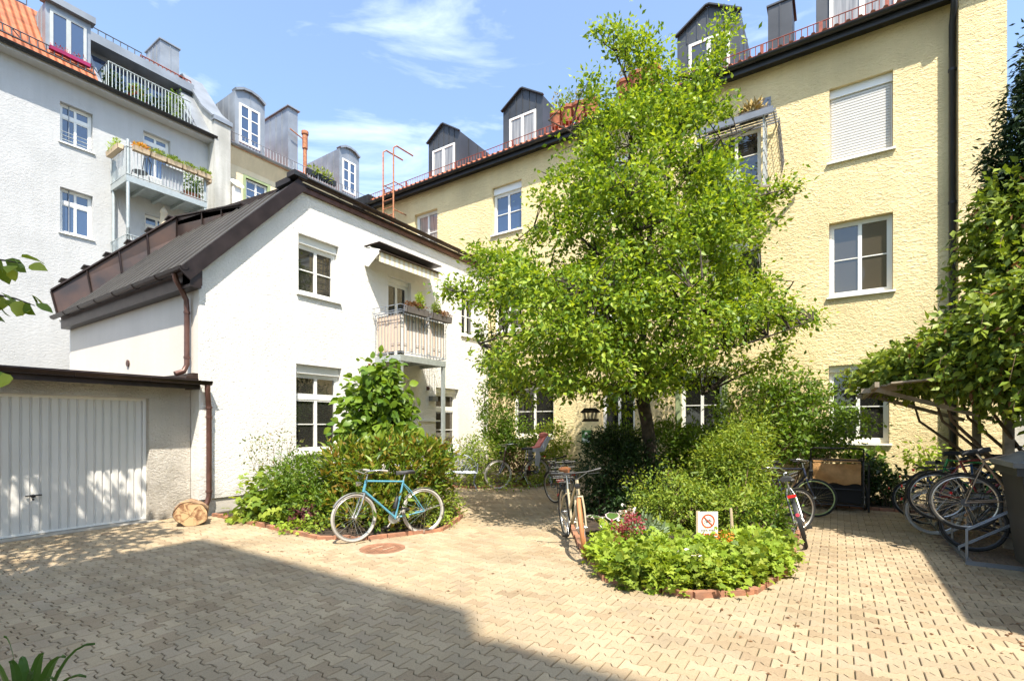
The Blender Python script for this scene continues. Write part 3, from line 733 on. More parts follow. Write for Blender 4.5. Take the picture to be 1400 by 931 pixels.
flower_box((bx+.09, 8.62, rt-.02), R(90), 'dark flower box with brown heather and a taller yellow conifer on the small balcony rail', .72,
    [('heather', 'leaf_brown', (-.05, 0, .2), (.36, .10, .10), 500, .05, 'tiny'), ('dwarf_conifer', 'leaf_lime', (.12, 0, .34), (.10, .10, .24), 500, .06, 'narrow')])
flower_box((bx+.09, 9.50, rt-.02), R(90), 'dark flower box with brown heather and a shorter green conifer at the right balcony corner', .72,
    [('heather', 'leaf_brown', (.05, 0, .18), (.36, .10, .09), 500, .05, 'tiny'), ('dwarf_conifer', 'leaf_light', (-.18, 0, .30), (.10, .10, .20), 450, .055, 'narrow')])

# ================================================================== GARAGE
ga = empty('garage', (-9.9, 2.2, 0), 0, 'low garage with white ribbed up-and-over door and dark metal eave', 'garage')
XD = -9.95; XP = -9.80
dy0, dy1, dz = .98, 3.55, 2.09
m = MB(); wall(m, (XP, 0, 0), Y, X, -2.2, YW0-.01, 0, 2.42, [(dy0-.05, dy1, 0, dz)], .18)
m.poly((XP, YW0-.012, 0), (-16.4, YW0-.012, 0), (-16.4, YW0-.012, 2.42), (XP, YW0-.012, 2.42)); m.poly((XP, -2.2, 0), (-16.4, -2.2, 0), (-16.4, -2.2, 2.42), (XP, -2.2, 2.42)); m.poly((-16.4, -2.2, 0), (-16.4, YW0-.012, 0), (-16.4, YW0-.012, 2.42), (-16.4, -2.2, 2.42))
B(m, 'wall', 'pebble_dash', ga)
m = MB(); m.box(XP-.3, XP+.10, dy0-.1, dy1+.1, -.05, .012); B(m, 'threshold', 'concrete', ga, True)
m = MB(); x = XD; y = dy0
m.box(x-.06, x-.02, dy0, dy1, .02, dz)
nr = 23; wd = (dy1-dy0-.1)/nr
for i in range(nr):
    a = dy0+.05+i*wd; m.prism([(x-.02, a+.004, .05), (x+.004, a+.02, .05), (x+.004, a+wd-.02, .05), (x-.02, a+wd-.004, .05)], (0, 0, dz-.09))
dr = B(m, 'door', 'door_white', ga, True)
m = MB(); m.box(x-.03, x+.02, dy0, dy0+.045, .02, dz); m.box(x-.03, x+.02, dy1-.045, dy1, .02, dz); m.box(x-.03, x+.018, dy0+.045, dy1-.045, dz-.04, dz); m.box(x-.03, x+.012, dy0+.045, dy1-.045, .02, .05); B(m, 'door_frame', 'white_paint', dr, True)
yh, dh = onx(45, XD); zh = zat(677, dh)
m = MB(); m.tube([(x+.03, yh-.09, zh), (x+.045, yh, zh+.005), (x+.03, yh+.09, zh)], .011, 6); m.lathe((x, yh, zh-.01), [(.028, 0), (.028, .02), (.016, .035)], 10, X); m.lathe((x, yh, zh-.06), [(.014, 0), (.014, .02)], 8, X); B(m, 'handle', 'black_plastic', dr)
m = MB(); m.box(XP-6.4, XP+.38, -2.3, 4.16, 2.42, 2.455); m.box(XP+.34, XP+.375, -2.3, 4.185, 2.27, 2.418); m.box(XP+.0, XP+.34, 4.10, 4.185, 2.27, 2.418); B(m, 'roof', 'brown_metal', ga, True)
B(gutter((XP+.46, -2.3, 2.44), (XP+.46, 4.33, 2.41), .07), 'gutter', 'brown_metal', ga)
m = MB(); m.box(-16.2, XP+.30, 4.10, 4.185, 2.455, 2.56); m.box(XP+.05, XP+.34, 3.98, 4.17, 2.456, 2.50)
B(m, 'flashing', 'copper_panel', ga, True)
m = MB(); xx = XP+.46; m.tube([(xx, 4.27, 2.36), (xx, 4.27, 2.24), (xx-.06, 4.31, 2.08), (xx-.075, 4.33, 1.93), (xx-.075, 4.33, .36), (xx-.085, 4.30, .24), (xx-.06, 4.22, .13), (xx-.05, 4.2, .08)], .046, 10)
for z in (1.95, 1.78, .45): m.lathe((xx-.075, 4.33, z), [(.055, -.02), (.055, .02)], 12)
m.beam((xx-.075, 4.33, 1.86), (XW, 4.36, 1.86), .02, .02)
B(m, 'downpipe', 'copper_pipe', ga)

# ================================================================== YELLOW BUILDING
XS = 1.95; XE = 2.62; XL = -15.35; ZE = 9.98
yb_ = empty('yellow_building', (-6, YY, 0), 0, 'four storey yellow rendered building with dark dormers behind the tree', 'building')
def xq(px0, px1, z0, z1, y=YY): return (ony(px0, y)[0], ony(px1, y)[0], z0, z1)
Q = dict(shut=xq(1134, 1221, 7.41, 9.04), mid=xq(1133.5, 1221, 4.45, 6.08), gr=xq(1133, 1216, 1.25, 2.94),
         b2=(-2.62, -1.5, 7.0, 8.75), b1=(-2.62, -1.5, 4.45, 6.1), w3=xq(673, 713, 7.76, 9.3), w4=xq(567, 598, 7.76, 9.25),
         g1=xq(701, 757, 1.25, 2.94), g2=xq(822, 868, .95, 2.75), g3=xq(930, 988, 1.3, 2.95), w5=(-5.9, -4.75, 7.5, 9.1), w6=(-5.9, -4.75, 4.45, 6.1), w7=(-9.3, -8.2, 4.6, 6.1))
m = MB(); wall(m, (0, YY, 0), X, -Y, XL, XS, 0, ZE, [v for k, v in Q.items()], .22)
m.poly((XL, YY, 0), (XL, YY+10, 0), (XL, YY+10, ZE), (XL, YY, ZE)); m.poly((XE, YY-.26, 0), (XE, YY+10, 0), (XE, YY+10, ZE), (XE, YY-.26, ZE))
m.poly((XS, YY, 0), (XS, YY-.26, 0), (XS, YY-.26, ZE), (XS, YY, ZE)); m.poly((XS, YY-.26, 0), (XE, YY-.26, 0), (XE, YY-.26, ZE), (XS, YY-.26, ZE))
m.poly((XL, YY+10, 0), (XE, YY+10, 0), (XE, YY+10, ZE), (XL, YY+10, ZE))
B(m, 'wall', 'yellow_render', yb_)
oy = (0, YY, 0); mN = -Y
Wn(yb_, oy, X, mN, Q['shut'], .16, 2, None, (), box=.17, blinds=True, label='window closed by a white roller shutter')
Wn(yb_, oy, X, mN, Q['mid'], .16, 2, None, (.5,), pane='pane_brown', label='upper window reflecting the house opposite')
Wn(yb_, oy, X, mN, Q['gr'], .16, 2, None, (.5,), box=.12, pane='pane_dark')
Wn(yb_, oy, X, mN, Q['b2'], .16, 2, None, (.33, .66), pane='pane')
for k in ('b1', 'w5', 'w6', 'w7'): Wn(yb_, oy, X, mN, Q[k], .16, 2, None, (.5,), box=.15, pane='pane')
Wn(yb_, oy, X, mN, Q['w3'], .16, 2, None, (.5,), box=.2, pane='pane_blue')
Wn(yb_, oy, X, mN, Q['w4'], .16, 2, None, (.5,), pane='pane_curtain')
Wn(yb_, oy, X, mN, Q['g1'], .16, 2, None, (.5,), box=.1, pane='pane_dark')
Wn(yb_, oy, X, mN, Q['g2'], .16, 2, None, (), pane='pane_dark')
Wn(yb_, oy, X, mN, Q['g3'], .16, 2, None, (.5,), pane='pane_dark', surround='green_paint')
# eave + gutter + roof
m = MB(); m.box(XL-.1, XE+.02, YY-.27, YY+.01, ZE, ZE+.03); m.box(XL-.1, XE+.02, YY-.30, YY-.27, ZE-.08, ZE+.10); B(m, 'eave_board', 'black_gutter', yb_, True)
B(gutter((XE+.06, YY-.37, ZE+.10), (XL-.1, YY-.37, ZE+.10), .075), 'gutter', 'black_gutter', yb_)
def rz_(y): return ZE+.05+(y-(YY-.45))*.50
m = MB(); m.prism([(XL-.1, YY-.32, rz_(YY-.32)), (XE+.05, YY-.32, rz_(YY-.32)), (XE+.05, YY+5, rz_(YY+5)), (XL-.1, YY+5, rz_(YY+5))], (0, 0, .05))
m.prism([(XL-.1, YY+5, rz_(YY+5)), (XE+.05, YY+5, rz_(YY+5)), (XE+.05, YY+10.4, ZE), (XL-.1, YY+10.4, ZE)], (0, 0, .05))
B(m, 'roof', 'roof_tile_x', yb_, True)
m = MB(); yg = YY-.22; zg = rz_(yg)+.06
def guard(mb, a, b, h, st, r=.009):
    a = V(a); b = V(b); L = (b-a).length; n_ = int(L/st)
    mb.tube([a+Z*h, b+Z*h], r*1.3, 5); mb.tube([a+Z*.03, b+Z*.03], r*1.3, 5)
    for i in range(n_+1):
        p = a.lerp(b, i/n_); mb.tube([p+Z*.03, p+Z*h], r, 4)
        if i % 10 == 0: mb.tube([p+Z*h, p+Y*.18+Z*.09], r*1.2, 4); mb.box(p.x-.02, p.x+.05, p.y-.01, p.y+.01, p.z, p.z+h)
guard(m, (XL, yg, zg), (XE+.3, yg, zg), .25, .115); B(m, 'snow_guard', 'red_iron', yb_)
m = MB()     # row of rounded tile ends at the eave
x = XL
while x < XE+.3:
    m.tube([(x, YY-.36, rz_(YY-.36)+.06), (x, YY-.1, rz_(YY-.1)+.07)], .055, 6); x += .21
B(m, 'eave_tiles', 'terracotta', yb_)
m = MB(); px_ = XS-.07; m.tube([(px_, YY-.37, ZE+.06), (px_, YY-.35, ZE-.12), (px_, YY-.25, ZE-.32), (px_, YY-.10, ZE-.5), (px_, YY-.10, 0)], .055, 10)
for z in (8.6, 6.0, 3.2): m.lathe((px_, YY-.10, z), [(.065, -.025), (.065, .025)], 12)
B(m, 'downpipe', 'black_gutter', yb_)
def dormer_y(x0, x1, zt, zs, zb, yf, depth, bld, wx0, wx1, wz0, wz1, m_='dark_zinc', pane='pane_curtain', label=None):
    "gabled (truncated) dormer facing -y"
    xa = x0+(x1-x0)*.47; xb = x0+(x1-x0)*.53
    f = [(x0, zb), (x1, zb), (x1, zs), (xb, zt), (xa, zt), (x0, zs)]
    mb = MB(); v = [(x, yf, z) for x, z in f]; mb.prism(v, (0, depth, 0))
    for t in range(1, 6):
        xx = x0+(x1-x0)*t/6; zz = zs+(zt-zs)*min(1, (xx-x0)/(xa-x0), (x1-xx)/(x1-xb))
        mb.box(xx-.012, xx+.012, yf-.022, yf+.01, max(wz1+.06, zb), zz)
    for t in range(1, 6): mb.box(x1-.01, x1+.02, yf+depth*t/6-.01, yf+depth*t/6+.012, zb, zs-.02); mb.box(x0-.02, x0+.01, yf+depth*t/6-.01, yf+depth*t/6+.012, zb, zs-.02)
    pts = [(x0-.04, zs-.02), (xa, zt+.02), (xb, zt+.02), (x1+.04, zs-.02)]
    for a, b in zip(pts, pts[1:]): mb.beam((a[0], yf-.05, a[1]), (b[0], yf-.05, b[1]), .10, .035)
    d = B(mb, 'dormer', m_, bld, True)
    if label: d['label'] = label
    w = MB(); t = .07
    w.box(wx0, wx0+t, yf-.035, yf+.01, wz0, wz1); w.box(wx1-t, wx1, yf-.035, yf+.01, wz0, wz1); w.box(wx0+t, wx1-t, yf-.034, yf+.01, wz1-t, wz1); w.box(wx0+t, wx1-t, yf-.034, yf+.01, wz0, wz0+t)
    xm = (wx0+wx1)/2; w.box(xm-.05, xm+.05, yf-.033, yf+.01, wz0+t, wz1-t); B(w, 'window', 'white_paint', d, True)
    w = MB(); w.poly(*[(x, yf-.012, z) for x, z in ((wx0, wz0), (wx1, wz0), (wx1, wz1), (wx0, wz1))]); B(w, 'pane', pane, d)
YD = 13.35
def X_(px): return ony(px, YD)[0]
for a, b, wa, wb, pn in ((586, 628, 592, 622, 'pane_curtain'), (688, 742, 697, 733, 'pane_curtain'), (926, 1012, 942, 998, 'pane'), (1116, 1236, 1134, 1226, 'pane_curtain')):
    dormer_y(X_(a), X_(b), 12.42, 11.98, 10.25, YD, 3.2, yb_, X_(wa), X_(wb), 10.45, 11.62, pane=pn)
m = MB(); xa, xb = X_(1050), X_(1083); m.box(xa, xb, YD, YD+.8, 10.2, 11.75); m.box((xa+xb)/2-.01, (xa+xb)/2+.01, YD-.015, YD, 10.2, 11.75); m.box(xa-.03, xb+.05, YD-.03, YD+.83, 11.75, 11.79); B(m, 'chimney', 'dark_zinc', yb_, True)
# eave end box at the left
m = MB(); m.box(XL-.4, XL+.5, YY-.40, YY+.6, ZE-.02, ZE+.42); B(m, 'eave_end_box', 'black_gutter', yb_, True)
# wall plate bracket
m = MB(); x0, x1 = ony(1036, YY)[0], ony(1054, YY)[0]; m.box(x0, x1, YY-.03, YY-.001, 9.03, 9.30)
for a in (.2, .8):
    for b in (.2, .8): m.lathe((x0+(x1-x0)*a, YY-.03, 9.03+.27*b), [(.018, 0), (.018, .02)], 8, (0, -1, 0))
B(m, 'wall_plate', 'lamp_grey', yb_, True)
# roof ladder
ld = empty('roof_ladder', (-14.2, YY-.35, 8), 0, 'rusty steel ladder rising above the eave of the yellow building', 'ladder')
xl0, xl1 = ony(533, YY-.3)[0], ony(547, YY-.3)[0]
m = MB()
for x in (xl0, xl1):
    m.tube([(x, YY-.62, 7.3), (x, YY-.62, 11.55), (x+.03, YY-.5, 11.66), (x+.05, YY+.3, 11.66)], .028, 6); m.tube([(x, YY-.62, 9.35), (x, YY, 9.35)], .02, 5); m.tube([(x, YY-.62, 10.35), (x, YY+.1, 10.35)], .02, 5)
B(m, 'rail', 'rust', ld)
m = MB(); z = 7.5
while z < 10.5: m.tube([(xl0, YY-.62, z), (xl1, YY-.62, z)], .018, 5); z += .28
B(m, 'rungs', 'rust', ld)
# terracotta pots on the roof edge
def pot(loc, r, h, label, plant=None, group='terracotta pots on the yellow building roof'):
    o = empty('plant_pot', loc, 0, label, 'plant pot', group)
    s = MB(); s.lathe((0, 0, 0), [(r*.68, 0), (r*.93, h*.8), (r*1.02, h*.8), (r*1.05, h), (r*.92, h), (r*.88, h*.86), (.01, h*.86)], 18); s.build('pot', 'terracotta', o)
    if plant:
        mm, rr, n_, sz, tp = plant
        q, oo = blob_pts((0, 0, h+rr[2]*.7), rr, n_, .1, .3); q = q[q[:, 2] > h*.8]
        v, f = leaf_geo(q, unit(q-np.array((0, 0, h*.5))), sz, tp, .3, -.4, .6); tmesh('plant', v, f, mm, o)
    return o
def terr(px, py, r, h, lab, plant=None):
    x, d = ony(px, 12.95); pot((x, 12.95, zat(py, d)), r, h, lab, plant)
pl = ('leaf_light', (.22, .2, .28), 130, .10, 'narrow'); pl2 = ('leaf_sparse', (.18, .18, .4), 90, .08, 'tiny')
terr(762, 176, .22, .42, 'leftmost terracotta pot on the roof edge, beside the dormer', pl2)
terr(777, 170, .24, .46, 'second terracotta pot from the dormer on the roof edge', pl)
terr(793, 164, .24, .42, 'third terracotta pot from the dormer on the roof edge', pl2)
terr(808, 158, .22, .40, 'fourth terracotta pot from the dormer, half behind tree leaves', pl)
terr(855, 135, .24, .42, 'wide terracotta pot left of the pair right of the gap in the leaves', pl2)
terr(872, 127, .26, .46, 'terracotta pot in the middle of the three behind the tree top', pl)
terr(890, 119, .26, .46, 'rightmost terracotta pot on the roof edge behind the tree top', pl2)
# window cage with flower racks
wc = empty('window_trellis', (-1.4, YY, 7.6), 0, 'grey wooden trellis cage with flower racks hung round an upper window', 'trellis')
m = MB(); a0, a1 = -2.8, -1.38; yo = YY-.62
for x in (a0, a1):
    for t in range(5): m.beam((x, YY-.02-.14*t-.02, 6.95), (x, YY-.02-.14*t-.02, 8.6), .02, .03)
    for t in range(7): m.beam((x+.01, YY, 7.0+t*.27), (x+.01, yo, 7.0+t*.27), .02, .03)
B(m, 'side_lattice', 'label_grey', wc, True)
m = MB(); m.box(a0, a1, yo, YY-.01, 6.88, 6.93); m.box(a0-.1, a1+.15, yo-.02, yo+.02, 6.95, 7.0); B(m, 'shelf', 'wood_grey', wc, True)
m = MB()
for t in range(6): m.beam((a0-.05, YY-.1-.11*t, 8.62), (a1+.25, YY-.1-.11*t, 8.62), .03, .03)
for x in (a0, (a0+a1)/2, a1+.2): m.beam((x, YY, 8.59), (x, yo-.05, 8.59), .03, .03)
m.box(a0, a1+.2, yo-.06, yo-.04, 8.56, 8.70); B(m, 'rack', 'lamp_grey', wc, True)
m = MB()
gx = a1+.22
for t in range(5): m.tube([(gx+.02*t, YY-.12*t-.02, 8.5), (gx+.10+.02*t, YY-.12*t-.02, 7.45)], .007, 4)
for t in range(8): m.tube([(gx+.012*t, YY-.01, 8.45-.14*t), (gx+.08+.012*t, YY-.55, 8.45-.14*t)], .007, 4)
B(m, 'wire_mesh', 'iron', wc)
m = MB(); m.beam((a1-.1, YY-.6, 6.86), (a1+.62, YY-.05, 6.90), .05, .06); m.beam((a0+.1, YY-.5, 6.86), (a0+.1, YY, 6.3), .04, .05); B(m, 'bracket', 'wood_grey', wc, True)
flower_box((-1.6, YY-.5, 8.64), 0, 'flower box of dry yellow grass on top of the window trellis', .6, [('plant', 'straw', (0, 0, .22), (.25, .08, .16), 160, .14, 'narrow')])
flower_box((-2.3, YY-.5, 8.64), 0, 'flower box of green shoots on the window trellis, behind tree leaves', .6, [('plant', 'leaf_light', (0, 0, .22), (.25, .08, .16), 160, .12, 'narrow')])
# letter box + house number
x0, d0 = ony(803, YY); mbx = empty('notice_box', (x0, YY, zat(597, d0)), 0, 'small green wall box with two white papers, left of the door', 'wall box')
m = MB(); m.box(-.14, .14, -.08, 0, -.19, .19); m.build('box', 'mail_green', mbx)
m = MB(); m.box(-.11, -.015, -.086, -.0805, -.15, -.03); m.box(.015, .11, -.086, -.0805, -.15, -.03); m.build('paper', 'paper', mbx)
m = MB(); m.lathe((0, -.0805, .09), [(.045, 0), (.045, .006), (.02, .006)], 14, (0, -1, 0)); m.build('emblem', 'paper', mbx)

# ================================================================== CREAM BUILDING
XC = -21.5; ZC = 13.35
cb = empty('cream_building', (XC, 14, 0), 0, 'cream rendered building with zinc dormers behind the white house roof', 'building')
qc = yq(336, 366, XC, 0, 0); d_ = onx(336, XC)[1]; qc = (qc[0], qc[1], zat(282, d_)+.1, zat(243, d_))
m = MB(); wall(m, (XC, 0, 0), Y, X, 10.4, 28, 0, ZC, [qc], .3)
m.poly((XC, 28, 0), (XC-10, 28, 0), (XC-10, 28, ZC), (XC, 28, ZC)); m.poly((XC, 10.4, 0), (XC-10, 10.4, 0), (XC-10, 10.4, ZC), (XC, 10.4, ZC)); B(m, 'wall', 'cream_render', cb)
Wn(cb, (XC, 0, 0), Y, X, qc, .12, 2, None, (.33, .66), pane='pane_blue', surround='green_paint', sill='green_paint')
m = MB(); m.prism([(XC, 10.4, ZC-.6), (XC+.26, 10.4, ZC-.05), (XC+.26, 10.4, ZC+.05), (XC-.1, 10.4, ZC+.05)], (0, 17.6, 0)); B(m, 'cove_eave', 'cream_render', cb, True)
B(gutter((XC+.35, 10.4, ZC+.12), (XC+.35, 28, ZC+.12), .09), 'gutter', 'zinc', cb)
m = MB(); m.prism([(XC+.26, 10.4, ZC+.06), (XC-4.5, 10.4, ZC+3.0), (XC-9, 10.4, ZC)], (0, 17.6, 0)); B(m, 'roof', 'roof_tile_y', cb, True)
m = MB(); guard(m, (XC+.3, 10.5, ZC+.15), (XC+.3, 28, ZC+.15), .45, .14, .012); B(m, 'snow_guard', 'zinc', cb)
def dormer_x(y0, y1, zt, zs, zb, xf, depth, bld, wy0, wy1, wz0, wz1, m_='zinc', pane='pane_blue', flat=False, label=None):
    n_ = 4; mb = MB()
    prof = [(y0+(y1-y0)*t/n_, zs+(zt-zs)*(0, .8, 1, .8, 0)[t]) for t in range(n_+1)] if not flat else [(y0, zs), (y1, zs)]
    f = [(y0, zb)]+prof+[(y1, zb)]
    mb.prism([(xf, y, z) for y, z in f], (-depth, 0, 0))
    for a, b in zip(prof, prof[1:]): mb.beam((xf-.05, a[0], a[1]+.04), (xf-.05, b[0], b[1]+.04), .34, .10)
    if flat: mb.box(xf-.2, xf+.16, y0-.1, y1+.1, zs, zs+.22)
    for t in range(1, 6):
        for yy in (y0, y1): mb.box(xf-depth*t/6-.012, xf-depth*t/6+.012, yy-.02, yy+.02, zb, zs-.02)
    mb.box(xf-.01, xf+.02, (y0+y1)/2-.01, (y0+y1)/2+.01, wz1+.05, zt-.05)
    d = B(mb, 'dormer', m_, bld, True)
    if label: d['label'] = label
    w = MB(); t = .08; ym = (wy0+wy1)/2
    w.box(xf-.01, xf+.04, wy0, wy0+t, wz0, wz1); w.box(xf-.01, xf+.04, wy1-t, wy1, wz0, wz1); w.box(xf-.01, xf+.038, wy0+t, wy1-t, wz1-t, wz1); w.box(xf-.01, xf+.038, wy0+t, wy1-t, wz0, wz0+t)
    w.box(xf-.01, xf+.036, ym-.06, ym+.06, wz0+t, wz1-t)
    if not flat:
        for k in (.36, .68):
            for a, b in ((wy0+t, ym-.06), (ym+.06, wy1-t)): w.box(xf, xf+.03, a, b, wz0+(wz1-wz0)*k-.02, wz0+(wz1-wz0)*k+.02)
    B(w, 'window', 'white_paint' if not flat else 'label_grey', d, True)
    w = MB(); w.poly(*[(xf+.012, y, z) for y, z in ((wy0, wz0), (wy1, wz0), (wy1, wz1), (wy0, wz1))]); B(w, 'pane', pane, d)
    return d
XF = -21.7
def Yx(px, x=XF): return onx(px, x)[0]
for a, b, wa, wb in ((321, 362, 327, 355), (464, 491, 468, 486)):
    dormer_x(Yx(a), Yx(b), 16.32, 16.08, 13.6, XF, 3, cb, Yx(wa), Yx(wb), 13.95, 15.65)
m = MB(); y0, y1 = onx(394, -22.2)[0], onx(407, -22.2)[0]; m.box(-24.3, -22.2, y0, y1, 13.5, 17.05)
for t in (.25, .5, .75): m.box(-22.2-2.1*t-.012, -22.2-2.1*t+.012, y0-.025, y0, 13.5, 17.0)
m.box(-24.4, -22.1, y0-.08, y1+.08, 17.05, 17.1); B(m, 'chimney', 'zinc', cb, True)
m = MB(); yy, dd = onx(417, -22); m.tube([(-22, yy, 13.8), (-22, yy, 15.4)], .09, 10); m.lathe((-22, yy, 15.3), [(.13, 0), (.13, .7), (.17, .7), (.17, .85), (.05, .9)], 12); m.tube([(-22, yy, 15.7), (-22, yy-.8, 15.9)], .03, 5); B(m, 'flue', 'rust', cb)
for i, (px, lab) in enumerate(((430, 'leftmost dark planter behind the cream building roof guard'), (440, 'dark planter with shoots in the middle of the cream building roof guard'), (450, 'dark planter nearest the right zinc dormer'))):
    yy, dd = onx(px, -21.2)
    flower_box((-21.25, yy, 13.7), R(90), lab, .8, [('plant', 'leaf_light', (0, 0, .3), (.3, .1, .3), 90, .16, 'narrow')], 'black_plastic', group='planters on the cream building roof', h=.25)

# ================================================================== GREY BUILDING
XG = -21.5; ZG = 13.15; GY0 = -14.; GY1 = 9.85
gb = empty('grey_building', (XG, 4, 0), 0, 'tall pale grey rendered building with orange tile roof at the left', 'building')
def gq(px0, px1, py0, py1, x=XG):
    y0, d0 = onx(px0, x); y1 = onx(px1, x)[0]; return (y0, y1, zat(py1, d0), zat(py0, d0))
g1 = gq(82, 127, 138, 193); g2 = gq(82, 127, 255, 317); g3 = gq(83, 127, 383, 436)
g4 = gq(196, 233, 178, 238); g5 = gq(198, 235, 291, 350)
rest = [(a-2.6*k, a-2.6*k+1.0, z0, z1) for k in (1, 2, 3) for a, z0, z1 in ((g1[0], g1[2], g1[3]), (g2[0], g2[2], g2[3]))]
m = MB(); wall(m, (XG, 0, 0), Y, X, GY0, GY1, 0, ZG, [g1, g2, g3, g4, g5]+rest, .3); m.poly((XG, GY0, 0), (XG-10, GY0, 0), (XG-10, GY0, ZG), (XG, GY0, ZG)); B(m, 'wall', 'grey_render', gb)
og = (XG, 0, 0)
for q in (g1, g2, g3, *rest): Wn(gb, og, Y, X, q, .18, 2, .70, (), pane='pane_blue', fw=.06)
Wn(gb, og, Y, X, g4, .2, 2, .8, (), pane='pane_blue', sill=False, name='balcony_door'); Wn(gb, og, Y, X, g5, .2, 2, .75, (), pane='pane_blue', sill=False, name='balcony_door')
m = MB()
for q in (g1,):
    for k in range(3): m.tube([(XG-.04, q[0]+.02, q[2]+.12+.13*k), (XG-.04, q[1]-.02, q[2]+.12+.13*k)], .012, 5)
B(m, 'window_guard', 'galv', gb)
m = MB(); m.box(XG-.1, XG+.42, GY0, GY1, ZG-.02, ZG+.10); B(m, 'eave_board', 'grey_render', gb, True)
B(gutter((XG+.50, GY0, ZG+.14), (XG+.50, GY1+.1, ZG+.14), .10), 'gutter', 'black_gutter', gb)
# mansard: tile part up to the dormer, zinc part with terrace beyond
XT = XG-1.7; ZT = 16.0
yt1 = onx(136, XG+.3)[0]
def mans(x): return ZG+.12+(XG+.40-x)*(ZT-ZG-.12)/(XG+.40-XT)
m = MB(); m.prism([(XG+.40, GY0, ZG+.12), (XT, GY0, ZT), (XT-6, GY0, ZT+.6), (XT-6, GY0, ZG)], (0, yt1-GY0, 0)); B(m, 'tile_roof', 'roof_tile_y', gb, True)
m = MB(); guard(m, (XG+.05, GY0, mans(XG+.05)), (XG+.05, yt1-.1, mans(XG+.05)), .28, .2, .016); guard(m, (XT, GY0, ZT), (XT, 4.8, ZT), .25, .3, .016); B(m, 'snow_guard', 'iron', gb)
yl0, yl1 = onx(146, XG)[0], onx(262, XG)[0]
m = MB()     # terrace recess: floor, cheeks, back wall, top eave
m.box(XT-6, XG+.38, yt1, GY1, ZG+.0, ZG+.14)
m.prism([(XG+.40, yt1, ZG+.12), (XT, yt1, ZT), (XT, yt1, ZG+.12)], (0, .10, 0)); m.prism([(XG+.40, yl1, ZG+.12), (XT-.3, yl1, ZT), (XT-.3, yl1, ZG+.12)], (0, .12, 0))
m.box(XT-.3, XT-.15, yt1, GY1, ZG, ZT-.05); m.box(XT-.4, XT+.5, yt1, GY1, ZT-.32, ZT); m.box(XT-6, XT-.3, yt1, GY1, ZG, ZT+.1)
m.prism([(XG+.40, yl1+.1, ZG+.12), (XT, yl1+.1, ZT), (XT-1, yl1+.1, ZT), (XT-1, yl1+.1, ZG+.12)], (0, GY1-yl1-.1, 0))
B(m, 'zinc_roof', 'zinc', gb, True)
m = MB(); guard(m, (XT+.3, yt1, ZT+.02), (XT+.3, yl1-1.2, ZT+.02), .28, .22, .016); B(m, 'roof_rail', 'iron', gb)
m = MB(); guard(m, (XT+.2, yl1-1.2, ZT+.02), (XT+.2, GY1, ZT+.02), .25, .14, .02); B(m, 'tile_guard', 'red_iron', gb)
m = MB()
for k in range(4):
    a = yt1+.35+k*.62; m.box(XT-.148, XT-.12, a, a+.5, ZG+.2, ZT-.5)
B(m, 'terrace_door', 'pane_blue', gb, True)
m = MB(); xr = XG+.15; zb = ZG+.25
for i in range(25):
    y = yl0+(yl1-yl0-.1)*i/24; m.tube([(xr, y, zb), (xr, y, zb+1.0)], .013, 5)
for z in (zb, zb+1.0): m.tube([(xr, yl0, z), (xr, yl1-.1, z)], .022, 6)
for i in range(1, 6): m.tube([(xr-.2*i, yl0, zb), (xr-.2*i, yl0, zb+1.0)], .013, 5)
m.tube([(xr, yl0, zb+1.0), (xr-1.1, yl0, zb+1.0)], .022, 6)
B(m, 'terrace_railing', 'galv', gb)
# terrace plants
for i, (t, hgt, lab) in enumerate(((.10, .8, 'dark potted shrub at the left end of the roof terrace'), (.36, .75, 'potted plant with small flowers near the middle of the roof terrace'), (.60, .6, 'low potted plant right of the roof terrace middle'), (.82, 1.25, 'tallest potted shrub at the right end of the roof terrace'))):
    y = yl0+(yl1-yl0)*t; o = empty('terrace_plant', (XG-.25, y, ZG+.14), 0, lab, 'potted plant', 'plants on the roof terrace')
    s = MB(); s.lathe((0, 0, 0), [(.13, 0), (.17, .28), (.15, .28), (.01, .25)], 14); s.build('pot', 'terracotta', o)
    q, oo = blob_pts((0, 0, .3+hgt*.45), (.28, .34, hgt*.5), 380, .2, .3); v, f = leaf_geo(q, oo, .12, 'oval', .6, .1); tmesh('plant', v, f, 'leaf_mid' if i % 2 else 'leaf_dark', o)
    if i == 1:
        q, oo = blob_pts((0, 0, .6), (.26, .3, .4), 40, .8, .3); v, f = leaf_geo(q, oo, .09, 'round'); tmesh('flowers', v, f, 'petal_pink', o)
# big flat dormer with window
def Yg(px, x): return onx(px, x)[0]
xd = XG-.15
dd_ = dormer_x(Yg(62, xd), Yg(124, xd), 0, 15.55, 13.85, xd, 2.5, gb, Yg(68, xd), Yg(118, xd), 14.0, 15.35, 'zinc', 'pane_blue', True)
fx = flower_box((xd+.18, (Yg(68, xd)+Yg(118, xd))/2, 13.92), R(90), 'magenta flower box under the big roof dormer window', 1.05, [('plant', 'petal_pink', (0, 0, .2), (.5, .08, .08), 60, .07, 'tiny')], 'magenta', h=.11)
# chimney
m = MB(); y0, y1 = onx(219, -23.6)[0], onx(245, -23.6)[0]; m.box(-25.0, -23.6, y0, y1, 15.5, 17.75)
for t in (.25, .5, .75): m.box(-23.6-1.4*t-.012, -23.6-1.4*t+.012, y0-.025, y0, 15.5, 17.7)
m.box(-25.05, -23.55, y0-.05, y1+.05, 17.75, 17.8); m.box(-23.6, -23.58, (y0+y1)/2+.0, (y0+y1)/2+.03, 15.5, 17.7); B(m, 'chimney', 'zinc', gb, True)
